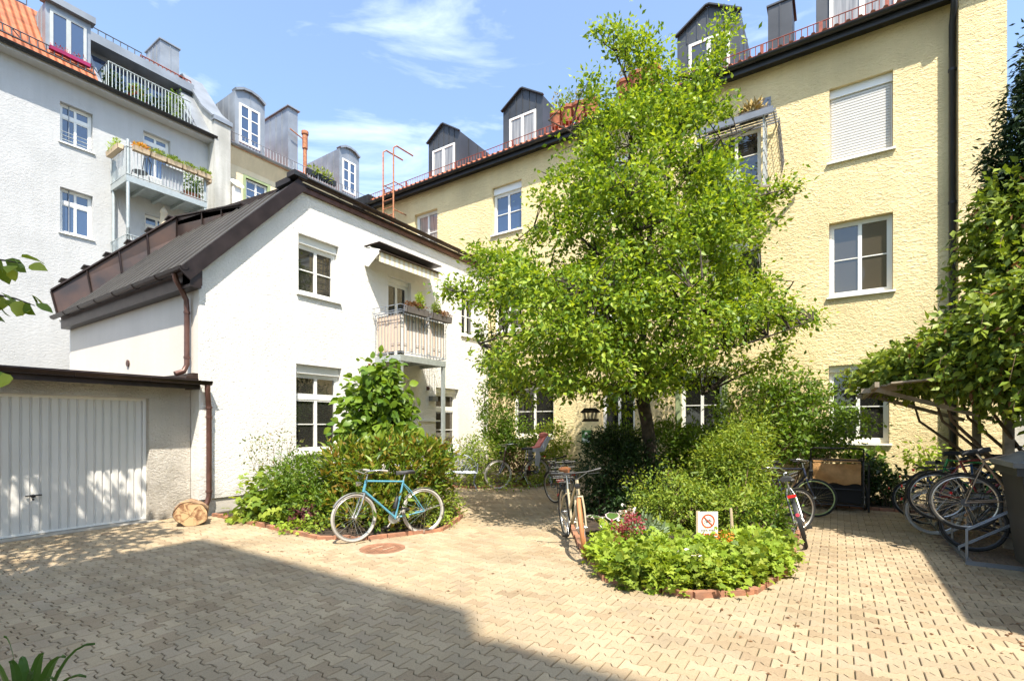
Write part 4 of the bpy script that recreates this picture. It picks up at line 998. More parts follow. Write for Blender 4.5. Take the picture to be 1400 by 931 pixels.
# fire wall between grey and cream
m = MB(); fp = [(XG+.55, 0), (XG+.55, 14.05), (XG-.35, 14.75), (XG-2.1, 16.75), (XG-5, 16.9), (XG-5, 0)]
m.prism([(x, GY1, z) for x, z in fp], (0, .62, 0)); fw_ = B(m, 'fire_wall', 'old_plaster', gb, True)
m = MB()
for (a, b) in zip(fp[1:4], fp[2:5]): m.beam((a[0], GY1+.31, a[1]+.03), (b[0], GY1+.31, b[1]+.03), .80, .07)
m.box(XG+.4, XG+.62, GY1-.06, GY1+.68, 13.95, 14.12); B(m, 'capping', 'zinc', gb, True)
m = MB(); m.box(XG+.56, XG+.75, GY1+.66, GY1+.95, 10.6, 11.5); m.prism([(XG+.3, GY1+.62, 11.9), (XG+.85, GY1+.62, 11.5), (XG+.85, GY1+1.02, 11.5), (XG+.3, GY1+1.02, 11.9)], (0, 0, .08)); B(m, 'vent_shaft', 'white_render', gb, True)
# balcony on the grey house
gy0, gy1, gx_, gf = 6.62, 9.17, -20.1, 10.1
def gbal(zf, name='balcony', full=True):
    m = MB(); m.box(XG, gx_, gy0, gy1, zf-.03, zf)
    m.box(gx_-.08, gx_+.002, gy0-.002, gy1+.002, zf-.18, zf+.02); m.box(XG, gx_-.08, gy0-.004, gy0+.08, zf-.18, zf+.021); m.box(XG, gx_-.08, gy1-.08, gy1+.004, zf-.18, zf+.021)
    for t in (.25, .5, .75): m.box(XG, gx_-.08, gy0+(gy1-gy0)*t-.05, gy0+(gy1-gy0)*t+.05, zf-.16, zf-.03)
    b = B(m, name, 'galv', gb, True)
    m = MB()
    for x, y in ((gx_-.05, gy0+.06), (XG+.08, gy0+.06)): m.tube([(x, y, zf-3.1), (x, y, zf+1.25 if x > XG+.3 else zf+.9)], .055, 8)
    m.tube([(gx_-.05, gy1-.05, zf-.9), (gx_-.05, gy1-.05, zf+1.0)], .045, 8)
    B(m, 'post', 'galv', b)
    m = MB()
    for a, b_, n_ in (((XG, gy0), (gx_, gy0), 12), ((gx_, gy0), (gx_, gy1), 24), ((gx_, gy1), (XG, gy1), 12)):
        for i in range(n_+1):
            x = a[0]+(b_[0]-a[0])*i/n_; y = a[1]+(b_[1]-a[1])*i/n_; m.tube([(x, y, zf+.05), (x, y, zf+1.0)], .010, 4)
    for z in (zf+.06, zf+1.0): m.tube([(XG, gy0, z), (gx_, gy0, z), (gx_, gy1, z), (XG, gy1, z)], .018, 6)
    B(m, 'railing', 'galv', b)
    return b
b1 = gbal(gf); m = MB(); m.box(gx_-.05, gx_-.035, gy0+1.05, gy0+1.75, gf+.12, gf+.85); B(m, 'screen', 'grey_cloth', b1, True)
gbal(gf-3.0)
labs = ['flower box with yellow-green foliage on the left side rail of the big grey balcony', 'light wooden flower box with orange flowers beside the left balcony post', 'second light wooden flower box along the front of the grey balcony', 'third light wooden flower box along the front of the grey balcony', 'fourth light wooden flower box along the front of the grey balcony', 'fifth light wooden flower box at the right front of the grey balcony', 'flower box hanging on the right side rail of the big grey balcony']
bp_ = [((gx_-.65, gy0-.12, gf+.88), 0, 'leaf_lime')]+[((gx_+.12, gy0+.38+i*.5, gf+.88), R(90), 'petal_yellow' if i == 0 else 'leaf_light') for i in range(5)]+[((gx_-.3, gy1+.12, gf+.86), 0, 'leaf_lime')]
for (l_, rz0, pm), lab in zip(bp_, labs):
    h_ = .2 if pm == 'leaf_lime' else .11
    flower_box(l_, rz0, lab, 1.05 if (l_[1] < gy0) else .47, [('plant', pm, (0, 0, .16+h_*.5), (.24 if l_[1] > gy0 else .48, .11, h_), 260, .09, 'narrow')], 'planter_wood', 'flower boxes on the big grey balcony', .2, .16)
# plants, chair, lamp on the balcony
o = empty('balcony_plant', (gx_-.3, gy1-.4, gf), 0, 'leafy plant in a terracotta trough at the right end of the grey balcony', 'potted plant')
s = MB(); s.box(-.15, .15, -.35, .25, 0, .28); s.build('trough', 'terracotta', o); q, oo = blob_pts((0, 0, .6), (.22, .4, .45), 420, .2, .3); v, f = leaf_geo(q, oo, .14, 'narrow', .3, .5); tmesh('plant', v, f, 'leaf_mid', o)
o = empty('wire_chair', (gx_-.45, gy0+.55, gf), R(40), 'round-backed wire chair behind the left rails of the grey balcony', 'chair')
s = MB(); s.tube([(.2, -.22, .45), (.25, -.2, .85), (.25, 0, 1.0), (.25, .2, .85), (.2, .22, .45)], .014, 6)
for t in (-.1, 0, .1): s.tube([(.2, t, .45), (.25, t, .97)], .008, 5)
s.build('backrest', 'iron', o); s = MB(); s.lathe((0, 0, .44), [(.22, 0), (.23, .02), (.01, .03)], 18); s.build('seat', 'iron', o)
for sx in (-.16, .18):
    for sy in (-.17, .17): s = MB(); s.tube([(sx, sy, .44), (sx*1.25, sy*1.2, 0)], .012, 6); s.build('leg', 'iron', o)
pz = gf-3.0; yy, dd = onx(224, gx_-.5); o = empty('closed_parasol', (gx_-.5, yy, pz), 0, 'closed beige parasol rising behind the dark seam roof', 'parasol')
s = MB(); s.lathe((0, 0, 1.0), [(.16, 0), (.17, .3), (.14, .8), (.10, 1.25), (.13, 1.3), (.09, 1.42), (.02, 1.5)], 10); s.build('canopy', 'parasol_cloth', o); s = MB(); s.tube([(0, 0, 0), (0, 0, 2.55)], .02, 8); s.build('pole', 'planter_wood', o)

# ================================================================== house behind the photographer and an added side block (they shade and reflect)
rb = empty('rear_building', (8, -5, 0), 0, 'tall beige rendered house behind the photographer', 'building')
ops = [(x, x+1.1, z, z+1.6) for x in [2.4+2.3*i for i in range(6)] for z in (1.2, 4.3, 7.4, 10.5, 13.6, 16.4)]
m = MB(); wall(m, (0, -5, 0), X, Y, 1.4, 17, 0, 18.9, ops, .2); m.box(1.4, 6.3, -5.2, -5, 18.9, 20); m.box(1.4, 6.3, -15, -5.2, 0, 20); m.box(6.3, 17, -15, -5.2, 0, 18.9); B(m, 'wall', 'yellow_render', rb)
for q in ops: Wn(rb, (0, -5, 0), X, Y, q, .12, 2, None, (.5,))
m = MB(); m.box(1.4, 6.3, -15.3, -4.99, 20, 20.05); m.box(6.31, 17.2, -15.3, -4.9, 18.9, 19.0); B(m, 'roof', 'dark_zinc', rb, True)
sb = empty('side_shade_block', (5, 6, 0), 0, 'unseen rendered block added beyond the right edge of the courtyard to cast shade', 'building')  # unseen block, added to throw the shadow over the right-hand paving
m = MB(); m.box(3.3, 9, 3.45, 8.6, 0, 5.0); B(m, 'wall', 'pebble_dash', sb); m = MB(); m.box(3.2, 9.1, 3.35, 8.7, 5.0, 5.12); B(m, 'roof', 'brown_metal', sb, True)

bwl = empty('boundary_wall', (6, YY, 0), 0, 'weathered plaster boundary wall beyond the bike shelter, right of the yellow building', 'wall')
m = MB(); m.box(XE+.01, 12, YY, YY+.25, 0, 2.7); B(m, 'wall', 'old_plaster', bwl); m = MB(); m.box(XE+.01, 12, YY-.05, YY+.3, 2.7, 2.76); B(m, 'coping', 'concrete', bwl, True)
# ================================================================== VEGETATION
def bl(px, py, d, rx, ry, k=1.0):
    c = P(px, py, d); w_ = rx*d/F; return ((c.x, c.y, c.z), (w_*k, w_*k, ry*d/F))
# ---- the courtyard tree
TB = P(893, 655, 9.0); TB = V((TB.x, TB.y, 0))
tree = empty('fruit_tree', TB, 0, 'tall leafy tree with bright green crown standing in the island bed', 'tree')
def pp(*a): return [P(*q) for q in a]
trunk = [TB, P(893, 650, 9.0), P(889, 610, 9.0), P(884, 575, 9.0), P(878, 545, 8.98)]
limbs = [
 pp((878, 545, 8.98), (876, 500, 9), (880, 440, 9.05), (884, 380, 9.1), (888, 320, 9.1), (906, 250, 9.15), (930, 180, 9.2), (955, 110, 9.2), (988, 50, 9.2)),
 pp((880, 440, 9.05), (868, 360, 9.0), (860, 280, 9.0), (862, 200, 9.1), (866, 130, 9.2), (840, 70, 9.2), (812, 50, 9.2)),
 pp((878, 545, 8.98), (850, 500, 8.8), (800, 470, 8.5), (740, 455, 8.3), (690, 460, 8.2), (655, 470, 8.2)),
 pp((876, 500, 9), (840, 440, 8.9), (780, 390, 8.7), (710, 385, 8.6), (650, 400, 8.5), (618, 398, 8.5)),
 pp((880, 440, 9.05), (840, 370, 9.2), (790, 320, 9.4), (730, 310, 9.5), (680, 350, 9.6)),
 pp((884, 380, 9.1), (840, 300, 9.4), (790, 255, 9.6), (740, 235, 9.8)),
 pp((862, 280, 9.0), (820, 220, 9.0), (780, 180, 9.0), (750, 165, 9.0)),
 pp((878, 545, 8.98), (910, 505, 8.6), (960, 480, 8.3), (1020, 470, 8.2), (1080, 450, 8.2), (1112, 437, 8.2)),
 pp((876, 500, 9), (930, 450, 9.2), (990, 410, 9.6), (1040, 380, 9.9), (1085, 385, 10)),
 pp((884, 380, 9.1), (930, 330, 9.0), (980, 300, 8.8), (1030, 270, 8.8), (1078, 258, 8.8)),
 pp((890, 300, 9.1), (940, 240, 8.9), (985, 190, 8.8), (1030, 175, 8.8)),
 pp((930, 180, 9.2), (965, 150, 9.3), (1000, 130, 9.3)),
 pp((878, 530, 9), (860, 470, 8.1), (830, 430, 7.5), (800, 400, 7.1)),
 pp((878, 530, 9), (910, 460, 8.0), (930, 410, 7.3), (960, 380, 6.9)),
 pp((884, 400, 9.1), (880, 340, 8.2), (870, 290, 7.6), (850, 250, 7.3)),
 pp((878, 500, 9), (860, 450, 10), (840, 400, 10.9), (810, 380, 11.4)),
 pp((884, 400, 9.1), (920, 340, 10), (960, 300, 10.9), (990, 290, 11.3)),
 pp((888, 320, 9.1), (880, 250, 9.8), (860, 200, 10.4), (850, 170, 10.7)),
 pp((878, 545, 8.98), (840, 530, 9.2), (790, 520, 9.3), (740, 520, 9.2), (700, 540, 9.2)),
 pp((878, 545, 8.98), (900, 530, 9.4), (930, 520, 9.6), (960, 540, 9.7)),
]
s = MB(); s.tube([p-TB for p in trunk], [.17, .135, .12, .115, .12], 12)
tk = s.build('trunk', 'bark', tree)
s = MB()
for i, L in enumerate(limbs):
    r0 = .085 if i == 0 else (.06 if i == 1 else .042)
    s.tube([p-TB for p in L], [max(.008, r0*(1-.93*j/(len(L)-1))) for j in range(len(L))], 6, caps=False)
nodes = []
for i, L in enumerate(limbs):
    for a, b in zip(L, L[1:]):
        for t in (0, .5): nodes.append(np.array(a.lerp(b, t)))
    nodes.append(np.array(L[-1]))
nodes = np.array(nodes)
ENV = [(35, 815, 870), (60, 800, 905), (90, 850, 905), (112, 872, 1000), (140, 812, 1008), (170, 770, 1010), (230, 735, 1035), (262, 716, 1072), (320, 712, 1062), (350, 655, 1060), (392, 615, 1092), (440, 638, 1112), (500, 655, 1092), (533, 690, 1000)]
ey = np.array([e_[0] for e_ in ENV]); el = np.array([e_[1] for e_ in ENV]); er = np.array([e_[2] for e_ in ENV])
hol = [(rng.uniform(670, 1080), rng.uniform(150, 510), rng.uniform(14, 30)) for _ in range(40)]
tips = []
while len(tips) < 1000:
    y = rng.uniform(38, 533); l_ = np.interp(y, ey, el)+12; r_ = np.interp(y, ey, er)-14
    if rng.random() > ((r_-l_)/470)**1.45: continue
    u, v_ = rng.uniform(-1, 1, 2)
    if u*u+v_*v_ > 1: continue
    if u*u+v_*v_ < .16 and rng.random() < .5: continue
    px = (l_+r_)/2+u*(r_-l_)/2
    if any(math.hypot(px-a, y-b) < c and v_ < .7 for a, b, c in hol) and rng.random() < .8: continue
    d = 9.1-1.0*min(1, max(0, (y-330)/120))*min(1, max(0, (860-px)/120))+v_*min(2.2, (r_-l_)/2/F*9*.85)
    tips.append(np.array(P(px, y, d)))
for x_, y_, n_ in ((990, 35, 2), (992, 55, 3), (985, 80, 3), (960, 100, 3), (835, 45, 1), (812, 48, 2), (850, 60, 1), (890, 62, 2), (900, 70, 1), (835, 548, 2), (850, 556, 1), (905, 548, 1), (720, 540, 2), (768, 136, 1), (805, 112, 2), (815, 125, 2), (1078, 258, 3), (1050, 270, 3), (1112, 436, 3), (618, 398, 3), (634, 405, 3), (650, 342, 3), (672, 352, 3), (665, 455, 2)):
    for _ in range(n_): tips.append(np.array(P(x_+rng.uniform(-9, 9), y_+rng.uniform(-7, 7), 9+rng.uniform(-.3, .3))))
tb = np.array(TB); pts = []; outs = []
cen = np.array(P(880, 400, 9.1))
for tp in tips:
    dd = np.linalg.norm(nodes-tp, axis=1)+np.maximum(0, nodes[:, 2]-tp[2])*1.2
    nd = nodes[int(np.argmin(dd))]; ln = np.linalg.norm(tp-nd)
    mid = (tp+nd)/2+np.array([0, 0, .08*ln])+rng.normal(size=3)*.04
    s.tube([V(nd-tb), V(mid-tb), V(tp-tb)], [.009+.006*ln, .008, .004], 4, caps=False)
    o = tp-cen; o /= np.linalg.norm(o)+1e-6
    n_ = int(rng.uniform(36, 84)); cr = rng.uniform(.09, .19)
    q = tp+rng.normal(size=(n_, 3))*np.array([cr, cr, cr*.62]); pts.append(q); outs.append(unit(unit(q-tp)*.8+o*.5))
    n2 = 14; f_ = rng.random((n2, 1))**.7; q2 = mid+(tp-mid)*f_+rng.normal(size=(n2, 3))*.05; pts.append(q2); outs.append(unit(rng.normal(size=(n2, 3))*.6+o))
s.build('limbs', 'bark', tree)
pts = np.concatenate(pts); outs = np.concatenate(outs)
v, f = leaf_geo(pts-tb, outs, .09, 'oval', .9, .15, .65); tmesh('crown', v, f, 'leaf_apple', tree)

# ---- bed under the white house
bL = lambda px, py: G(px, py)
shrub('viburnum', 'tall shrub with large broad green leaves in front of the white house', 'shrub', (-7.4, 6.6),
      [bl(522, 510, 9.3, 18, 18), bl(515, 548, 9.3, 38, 34), bl(516, 588, 9.2, 46, 34)], 2000, .165, 'leaf_broad', 'broad', cl=7, cr=.12, stems=9, up=.5, droop=.55, rnd=.5, lump=.15,
      extra=[('flower_cluster', 'petal_pink', 'tiny', 14, .07, 1)])
shrub('photinia', 'rounded evergreen shrub with rusty new shoots behind the light blue bicycle', 'shrub', (-6.5, 5.8),
      [bl(530, 645, 8.3, 72, 46), bl(480, 640, 8.3, 40, 42), bl(582, 640, 8.4, 34, 46), bl(530, 690, 8.1, 76, 34), bl(470, 690, 8.0, 30, 26)], 9000, .13, 'leaf_rusty', 'narrow', cl=13, cr=.09, stems=12, up=.5, droop=-.5, rnd=.5, lump=.6)
shrub('rose_bush', 'thin twiggy shrub with sparse small leaves left of the ground floor window', 'shrub', (-8.7, 5.3),
      [bl(375, 615, 9.0, 40, 32), bl(400, 650, 8.8, 34, 26)], 620, .055, 'leaf_sparse', 'oval', cl=4, cr=.08, stems=26, stem_r=.006, up=.4)
shrub('meadow_shrub', 'feathery mid green shrub between the broad leaved plant and the rusty shrub', 'shrub', (-7.6, 5.2),
      [bl(415, 655, 8.5, 44, 34), bl(440, 690, 8.2, 40, 30)], 6500, .075, 'leaf_mid', 'narrow', cl=14, cr=.09, stems=8, droop=-.2)
shrub('hydrangea', 'low plant with large lobed light green leaves by the brick edging', 'plant', (-8.35, 4.85),
      [bl(372, 672, 8.6, 36, 24), bl(350, 692, 8.5, 26, 18), bl(395, 688, 8.3, 34, 22)], 600, .17, 'leaf_light', 'palm', cl=4, cr=.10, stems=8, up=1.1, droop=.4, rnd=.4)
shrub('nandina', 'fine leaved bright green bush at the right end of the left bed', 'shrub', (-5.85, 6.2),
      [bl(603, 690, 8.6, 26, 34), bl(585, 700, 8.3, 24, 26)], 2600, .075, 'leaf_light', 'narrow', cl=14, cr=.07, stems=6, droop=-.3)
shrub('reedy_shrub', 'slender willowy shrub right of the rusty evergreen near the bench', 'shrub', (-6.7, 7.3),
      [bl(597, 640, 9.6, 11, 36)], 380, .10, 'leaf_sparse', 'narrow', cl=5, cr=.07, stems=12, stem_r=.006)
for i, (px, py, d, rx, ry, mm, tp, sz, lab) in enumerate((
    (338, 706, 8.6, 18, 8, 'leaf_lime', 'round', .06, 'small yellow-green plant at the left corner of the brick edging'),
    (362, 712, 8.2, 18, 9, 'leaf_light', 'palm', .07, 'low green plant behind the brick edging left of the purple plant'),
    (415, 705, 7.8, 16, 12, 'leaf_purple', 'round', .07, 'low purple leaved plant among green ones in the left bed'),
    (402, 722, 7.5, 22, 10, 'leaf_lime', 'palm', .06, 'spreading lime green plant spilling over the brick edging left of the bicycle'),
    (440, 718, 7.5, 20, 12, 'leaf_light', 'oval', .06, 'leafy low plant touching the front wheel of the light blue bicycle'),
    (600, 712, 7.9, 22, 7, 'leaf_lime', 'oval', .05, 'low lime ground plant behind the rear wheel of the light blue bicycle'))):
    b = bl(px, py, d, rx, ry); b = ((b[0][0], b[0][1], max(.05, b[0][2])), b[1])
    shrub('bedding_plant', lab, 'plant', b[0][:2], [b], 300, sz, mm, tp, cl=6, cr=.05, stems=0, up=1.2)
# ---- corner bed
shrub('yew_column', 'narrow dark evergreen column in the corner between white and yellow walls', 'shrub', (-7.9, 11.6),
      [bl(682, 500, 13.6, 24, 34), bl(680, 560, 13.6, 27, 44), bl(684, 600, 13.6, 22, 40)], 7000, .10, 'leaf_mid', 'narrow', cl=14, cr=.09, stems=5, droop=-.7, lump=.35)
shrub('corner_bush', 'light green bush right of the garden bench', 'shrub', (-8.0, 10.6), [bl(657, 622, 13.0, 22, 34), bl(648, 640, 12.8, 18, 24)], 2200, .07, 'leaf_light', 'oval', cl=12, cr=.1, droop=-.1)
shrub('corner_bush', 'mid green bush below the ground floor window in the corner', 'shrub', (-7.3, 11.7), [bl(704, 598, 13.6, 32, 22), bl(700, 625, 13.5, 26, 24)], 2600, .085, 'leaf_mid', 'oval', cl=12, cr=.1)
shrub('corner_bush', 'yellow-green bush behind the red child seat', 'shrub', (-6.6, 12.2), [bl(748, 605, 14.0, 26, 24), bl(755, 635, 13.8, 24, 30)], 2600, .09, 'leaf_light', 'oval', cl=12, cr=.1, droop=-.3)
shrub('wispy_bush', 'thin grey-green bush between bench and ground floor window', 'shrub', (-8.9, 10.3), [bl(622, 618, 13.0, 22, 22)], 500, .06, 'leaf_sparse', 'oval', cl=4, cr=.1, stems=16, stem_r=.006)
shrub('twiggy_bush', 'bare brownish red twiggy bush behind the bike with child seat', 'shrub', (-7.0, 11.4), [bl(705, 640, 13.1, 18, 26)], 420, .06, 'leaf_brown', 'tiny', cl=4, cr=.1, stems=34, stem_r=.008)
shrub('ground_cover', 'low green plants along the edging behind the bike with child seat', 'plant', (-7.6, 10.9), [bl(690, 656, 12.9, 62, 9), bl(750, 652, 13.3, 20, 14)], 1500, .07, 'leaf_light', 'oval', cl=8, cr=.08, stems=0, up=1)
# ---- island bed
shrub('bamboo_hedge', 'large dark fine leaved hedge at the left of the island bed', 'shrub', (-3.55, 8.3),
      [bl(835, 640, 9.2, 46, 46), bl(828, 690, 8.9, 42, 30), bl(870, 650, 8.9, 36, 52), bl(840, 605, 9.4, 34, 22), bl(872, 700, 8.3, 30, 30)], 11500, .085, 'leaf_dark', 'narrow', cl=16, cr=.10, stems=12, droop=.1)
shrub('laurel_hedge', 'mid green laurel like hedge right of the tree trunk', 'shrub', (-2.7, 9.9),
      [bl(915, 610, 9.9, 36, 34), bl(955, 616, 9.9, 42, 34), bl(985, 622, 10, 34, 30), bl(850, 600, 10.3, 28, 18)], 6500, .11, 'leaf_mid', 'narrow', cl=14, cr=.11, stems=10, droop=-.3)
shrub('spirea', 'rounded light green bush with tiny leaves in the middle of the island bed', 'shrub', (-2.1, 7.4),
      [bl(928, 685, 7.7, 48, 44), bl(895, 700, 7.4, 30, 34), bl(960, 695, 7.5, 30, 40)], 6800, .055, 'leaf_light', 'oval', cl=16, cr=.075, stems=14, up=1.1, lump=.7,
      extra=[('yellow_shoots', 'petal_yellow', 'narrow', 26, .06, 1)])
shrub('tall_shrub', 'tall loose pale green shrub at the right side of the island bed', 'shrub', (-1.2, 7.6),
      [bl(1012, 640, 8.0, 40, 58), bl(1030, 690, 7.6, 36, 40), bl(1000, 700, 7.1, 34, 40), bl(1024, 600, 8.6, 28, 36)], 7500, .085, 'leaf_light', 'narrow', cl=11, cr=.11, stems=18, droop=-.1, lump=.6)
shrub('fern', 'arching fern fronds between the laurel hedge and the tall pale shrub', 'plant', (-1.8, 8.6), [bl(975, 640, 8.6, 42, 26)], 1200, .13, 'leaf_light', 'narrow', cl=14, cr=.10, stems=6)
shrub('low_bush', 'small leafy bush beside the right bicycles', 'shrub', (-.95, 6.9), [bl(1045, 715, 6.9, 26, 32), bl(1060, 690, 7.4, 18, 26)], 1900, .06, 'leaf_mid', 'oval', cl=12, cr=.07, stems=8)
shrub('back_shrub', 'big bushy shrub covering the yellow wall left of the ground floor window', 'shrub', (-1.9, 11.4),
      [bl(1060, 560, 11.0, 50, 62), bl(1110, 570, 10.9, 46, 40), bl(1020, 560, 11.3, 40, 50), bl(1090, 530, 11.2, 36, 26), bl(1060, 600, 10.6, 60, 32)], 8000, .10, 'leaf_mid', 'oval', cl=16, cr=.13, stems=14, lump=.3)
shrub('window_shrub', 'dark green spreading branches in front of the right ground floor window', 'shrub', (-.9, 11.6), [bl(1150, 580, 10.0, 34, 18), bl(1125, 605, 10.0, 34, 14)], 1500, .085, 'leaf_mid', 'oval', cl=10, cr=.12, stems=12)
# front of the island: geranium clumps, each a plant
gp_ = [(855, 760, 5.9, 26), (870, 785, 5.3, 26), (845, 735, 6.4, 22), (905, 790, 5.1, 30), (900, 765, 5.7, 28), (940, 795, 5.0, 28), (935, 770, 5.5, 28), (975, 792, 5.1, 28), (970, 768, 5.5, 28), (1010, 785, 5.3, 28), (1005, 760, 5.9, 28), (1040, 772, 5.7, 24), (1040, 750, 6.2, 24), (905, 735, 6.3, 26), (842, 785, 5.35, 20), (872, 798, 5.02, 22), (910, 803, 4.93, 22), (948, 805, 4.9, 22), (985, 803, 4.94, 22), (1018, 797, 5.08, 20), (1048, 784, 5.38, 18), (1058, 762, 5.8, 16), (830, 765, 5.75, 18)]
gl = ['leftmost', 'second', 'third']
for i, (px, py, d, rx) in enumerate(gp_):
    b = bl(px, py+5, d, rx+5, 17); c = (b[0][0], b[0][1], .15); b = (c, (b[1][0], b[1][0], .17))
    m_ = ('leaf_lime', 'leaf_light')[i % 2]
    shrub('cranesbill_plant', 'low cranesbill plant with lobed light green leaves in the front mass of the island bed', 'plant', c[:2], [b], 420, .085, m_, 'palm', group='cranesbill plants massed at the front of the island bed', cl=5, cr=.06, stems=5, stem_r=.004, up=1.7, droop=0, rnd=.8)
for px, py, d, lab in ((862, 722, 5.75, 'deep red feathery flower plant at the left front of the island bed'), (850, 738, 5.7, 'smaller red feathery flower plant near the island edging')):
    c = P(px, py, d); shrub('astilbe', lab, 'plant', (c.x, c.y), [((c.x, c.y, max(c.z, .22)+.04), (.12, .10, .14))], 190, .04, 'petal_pink', 'tiny', cl=10, cr=.03, stems=6, stem_r=.004)
c = P(992, 738, 5.9); shrub('orange_flower', 'small orange flower below the no cycling sign', 'plant', (c.x, c.y), [((c.x, c.y, max(.3, c.z)), (.06, .06, .07))], 60, .055, 'petal_orange', 'oval', cl=6, cr=.02, stems=3, stem_r=.004)
c = P(1028, 757, 5.9)
c = P(880, 748, 6.1); shrub('lavender', 'grey-green lavender clump behind the red feathery flowers', 'plant', (c.x, c.y), [((c.x, c.y, .25), (.22, .16, .2))], 700, .09, 'leaf_grey', 'narrow', cl=8, cr=.05, stems=0, droop=-1)
c = P(943, 788, 5.0); shrub('white_flower', 'small white and purple flowers at the front edging', 'plant', (c.x, c.y), [((c.x, c.y, .22), (.1, .07, .12))], 50, .045, 'petal_white', 'round', cl=4, cr=.03, stems=3, stem_r=.003)
c = P(862, 712, 6.9); shrub('bellflower', 'pale violet flower plant right of the hosta', 'plant', (c.x, c.y), [((c.x, c.y, .36), (.12, .1, .14))], 50, .05, 'petal_white', 'round', cl=4, cr=.04, stems=7, stem_r=.004)
# hosta with edged leaves
c = P(835, 727, 7.0); hs = empty('hosta', (c.x, c.y, 0), 0, 'hosta with broad white edged leaves at the left of the island bed', 'plant')
pts_ = []; 
for sc, zz, mm, nm in ((.30, 0, 'petal_white', 'leaf_edge'), (.255, .004, 'leaf_varieg', 'leaves')):
    st = np.random.default_rng(5); gs = []
    for i in range(15):
        a = i*2.4; dr_ = np.array([math.cos(a), math.sin(a), 0]); el_ = .25+.3*st.random()
        t = unit(np.array([dr_*math.cos(el_)+np.array([0, 0, math.sin(el_)])]))[0]; nn = np.cross(np.cross(t, [0, 0, 1]), t); nn /= np.linalg.norm(nn); b_ = np.cross(t, nn)
        tv, tf = TPL['broad']; p0 = dr_*.08+np.array([0, 0, .16+.1*st.random()])+t*(.30-sc)*.5+nn*zz
        gs.append((p0+(tv[:, :1]*b_+tv[:, 1:2]*t+tv[:, 2:3]*nn)*sc, np.array(tf)))
    v, f = merge(gs); tmesh(nm, v, f, mm, hs)
s = MB()
for i in range(15):
    a = i*2.4; s.tube([(0, 0, 0), (math.cos(a)*.08, math.sin(a)*.08, .2)], .007, 5)
s.build('stems', 'leaf_light', hs)
# ---- bed at the right wall
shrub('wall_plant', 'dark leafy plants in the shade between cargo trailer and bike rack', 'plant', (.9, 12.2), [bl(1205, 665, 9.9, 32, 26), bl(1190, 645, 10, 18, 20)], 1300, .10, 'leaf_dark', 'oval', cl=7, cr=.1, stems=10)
shrub('wall_plant', 'light leafy plant against the yellow wall right of the cargo trailer', 'plant', (.4, 12.4), [bl(1185, 630, 10.3, 20, 14)], 240, .12, 'leaf_mid', 'broad', cl=4, cr=.1, stems=8)
shrub('wall_plant', 'yellow-green sapling behind the blue bicycle at the rack', 'plant', (1.6, 12.3), [bl(1262, 625, 9.4, 16, 22)], 260, .10, 'leaf_lime', 'oval', cl=5, cr=.08, stems=6)
# ---- climber over the bike shelter and conifer
vn = empty('climbing_vine', (2.6, 9.5, 0), 0, 'climbing plant covering the roof of the bike shelter at the right', 'climbing plant')
bb = [((1.5, 10.3, 2.55), (.95, 1.0, .36)), ((2.3, 9.4, 2.7), (1.1, 1.2, .5)), ((2.0, 8.6, 2.5), (.8, .7, .42)), ((1.0, 11.1, 2.5), (.65, .7, .28)), ((1.1, 9.6, 2.5), (.5, .9, .24)), ((1.5, 8.85, 2.6), (.6, .5, .36)), ((1.15, 9.2, 2.5), (.45, .5, .26)), ((2.05, 8.2, 2.95), (.6, .5, .55)), ((3.05, 9.8, 1.2), (.35, 1.9, 1.15)), ((1.8, 8.5, 2.25), (.6, .4, .34)), ((1.4, 8.9, 2.36), (.42, .3, .2)), ((2.2, 8.4, 2.05), (.45, .5, .42)), ((2.5, 8.2, 2.4), (.6, .6, .6)),
      ((2.3, 9.1, 3.4), (.75, .7, .8)), ((2.1, 9.3, 4.2), (.55, .6, .8)), ((2.8, 9.0, 3.6), (.7, .7, 1.2)), ((2.6, 9.6, 4.6), (.7, .6, .7))]
gs = []; g2_ = []
for (c, r) in bb:
    k = (r[0]*r[1]+r[0]*r[2]+r[1]*r[2])
    q, o = clumps(c, r, int(215*k), 13, .12, .7, lump=.3); gs.append(leaf_geo(q-np.array((2.6, 9.5, 0)), o, .115, 'oval', .6, .55, .6))
    q, o = clumps(c, r, int(24*k), 6, .10, .75, lump=.2); g2_.append(leaf_geo(q-np.array((2.6, 9.5, 0)), o, .10, 'narrow', .3, 1.2, .5))
v, f = merge(gs); tmesh('foliage', v, f, 'leaf_vine', vn); v, f = merge(g2_); tmesh('dry_leaves', v, f, 'leaf_brown', vn)
s = MB(); tend = []
for i in range(46):
    c, r = bb[rng.integers(0, len(bb))]; c = V(c); a = rng.uniform(math.pi*.8, math.pi*1.8)
    st = c+V((math.cos(a)*r[0]*.9, math.sin(a)*r[1]*.9, rng.uniform(-.3, .5)*r[2])); L = rng.uniform(.3, .8); dr_ = V((math.cos(a), math.sin(a), .2))
    pl_ = [st, st+dr_*L*.35+Z*.02, st+dr_*L*.6-Z*L*.25, st+dr_*L*.7-Z*L*.7]
    s.tube([p-V((2.6, 9.5, 0)) for p in pl_], [.006, .005, .004, .002], 4, caps=False)
    for a_, b_ in zip(pl_, pl_[1:]):
        for t in np.linspace(0, 1, 5): tend.append(np.array(a_.lerp(b_, float(t))))
for i in range(7):
    c, r = bb[i]; s.tube([V((2.9-2.6, 0+.3*i-1, 0)), V(c)-V((2.6, 9.5, 0))+V((.2, 0, -.8)), V(c)-V((2.6, 9.5, 0))], [.03, .02, .01], 6)
tp_ = P(1356, 500, 6.6); base_ = V((2.6, 9.5, 0)); hang = [P(1354, 500, 6.4), P(1352, 525, 6.4), P(1340, 560, 6.35), P(1338, 575, 6.35), P(1350, 590, 6.3)]
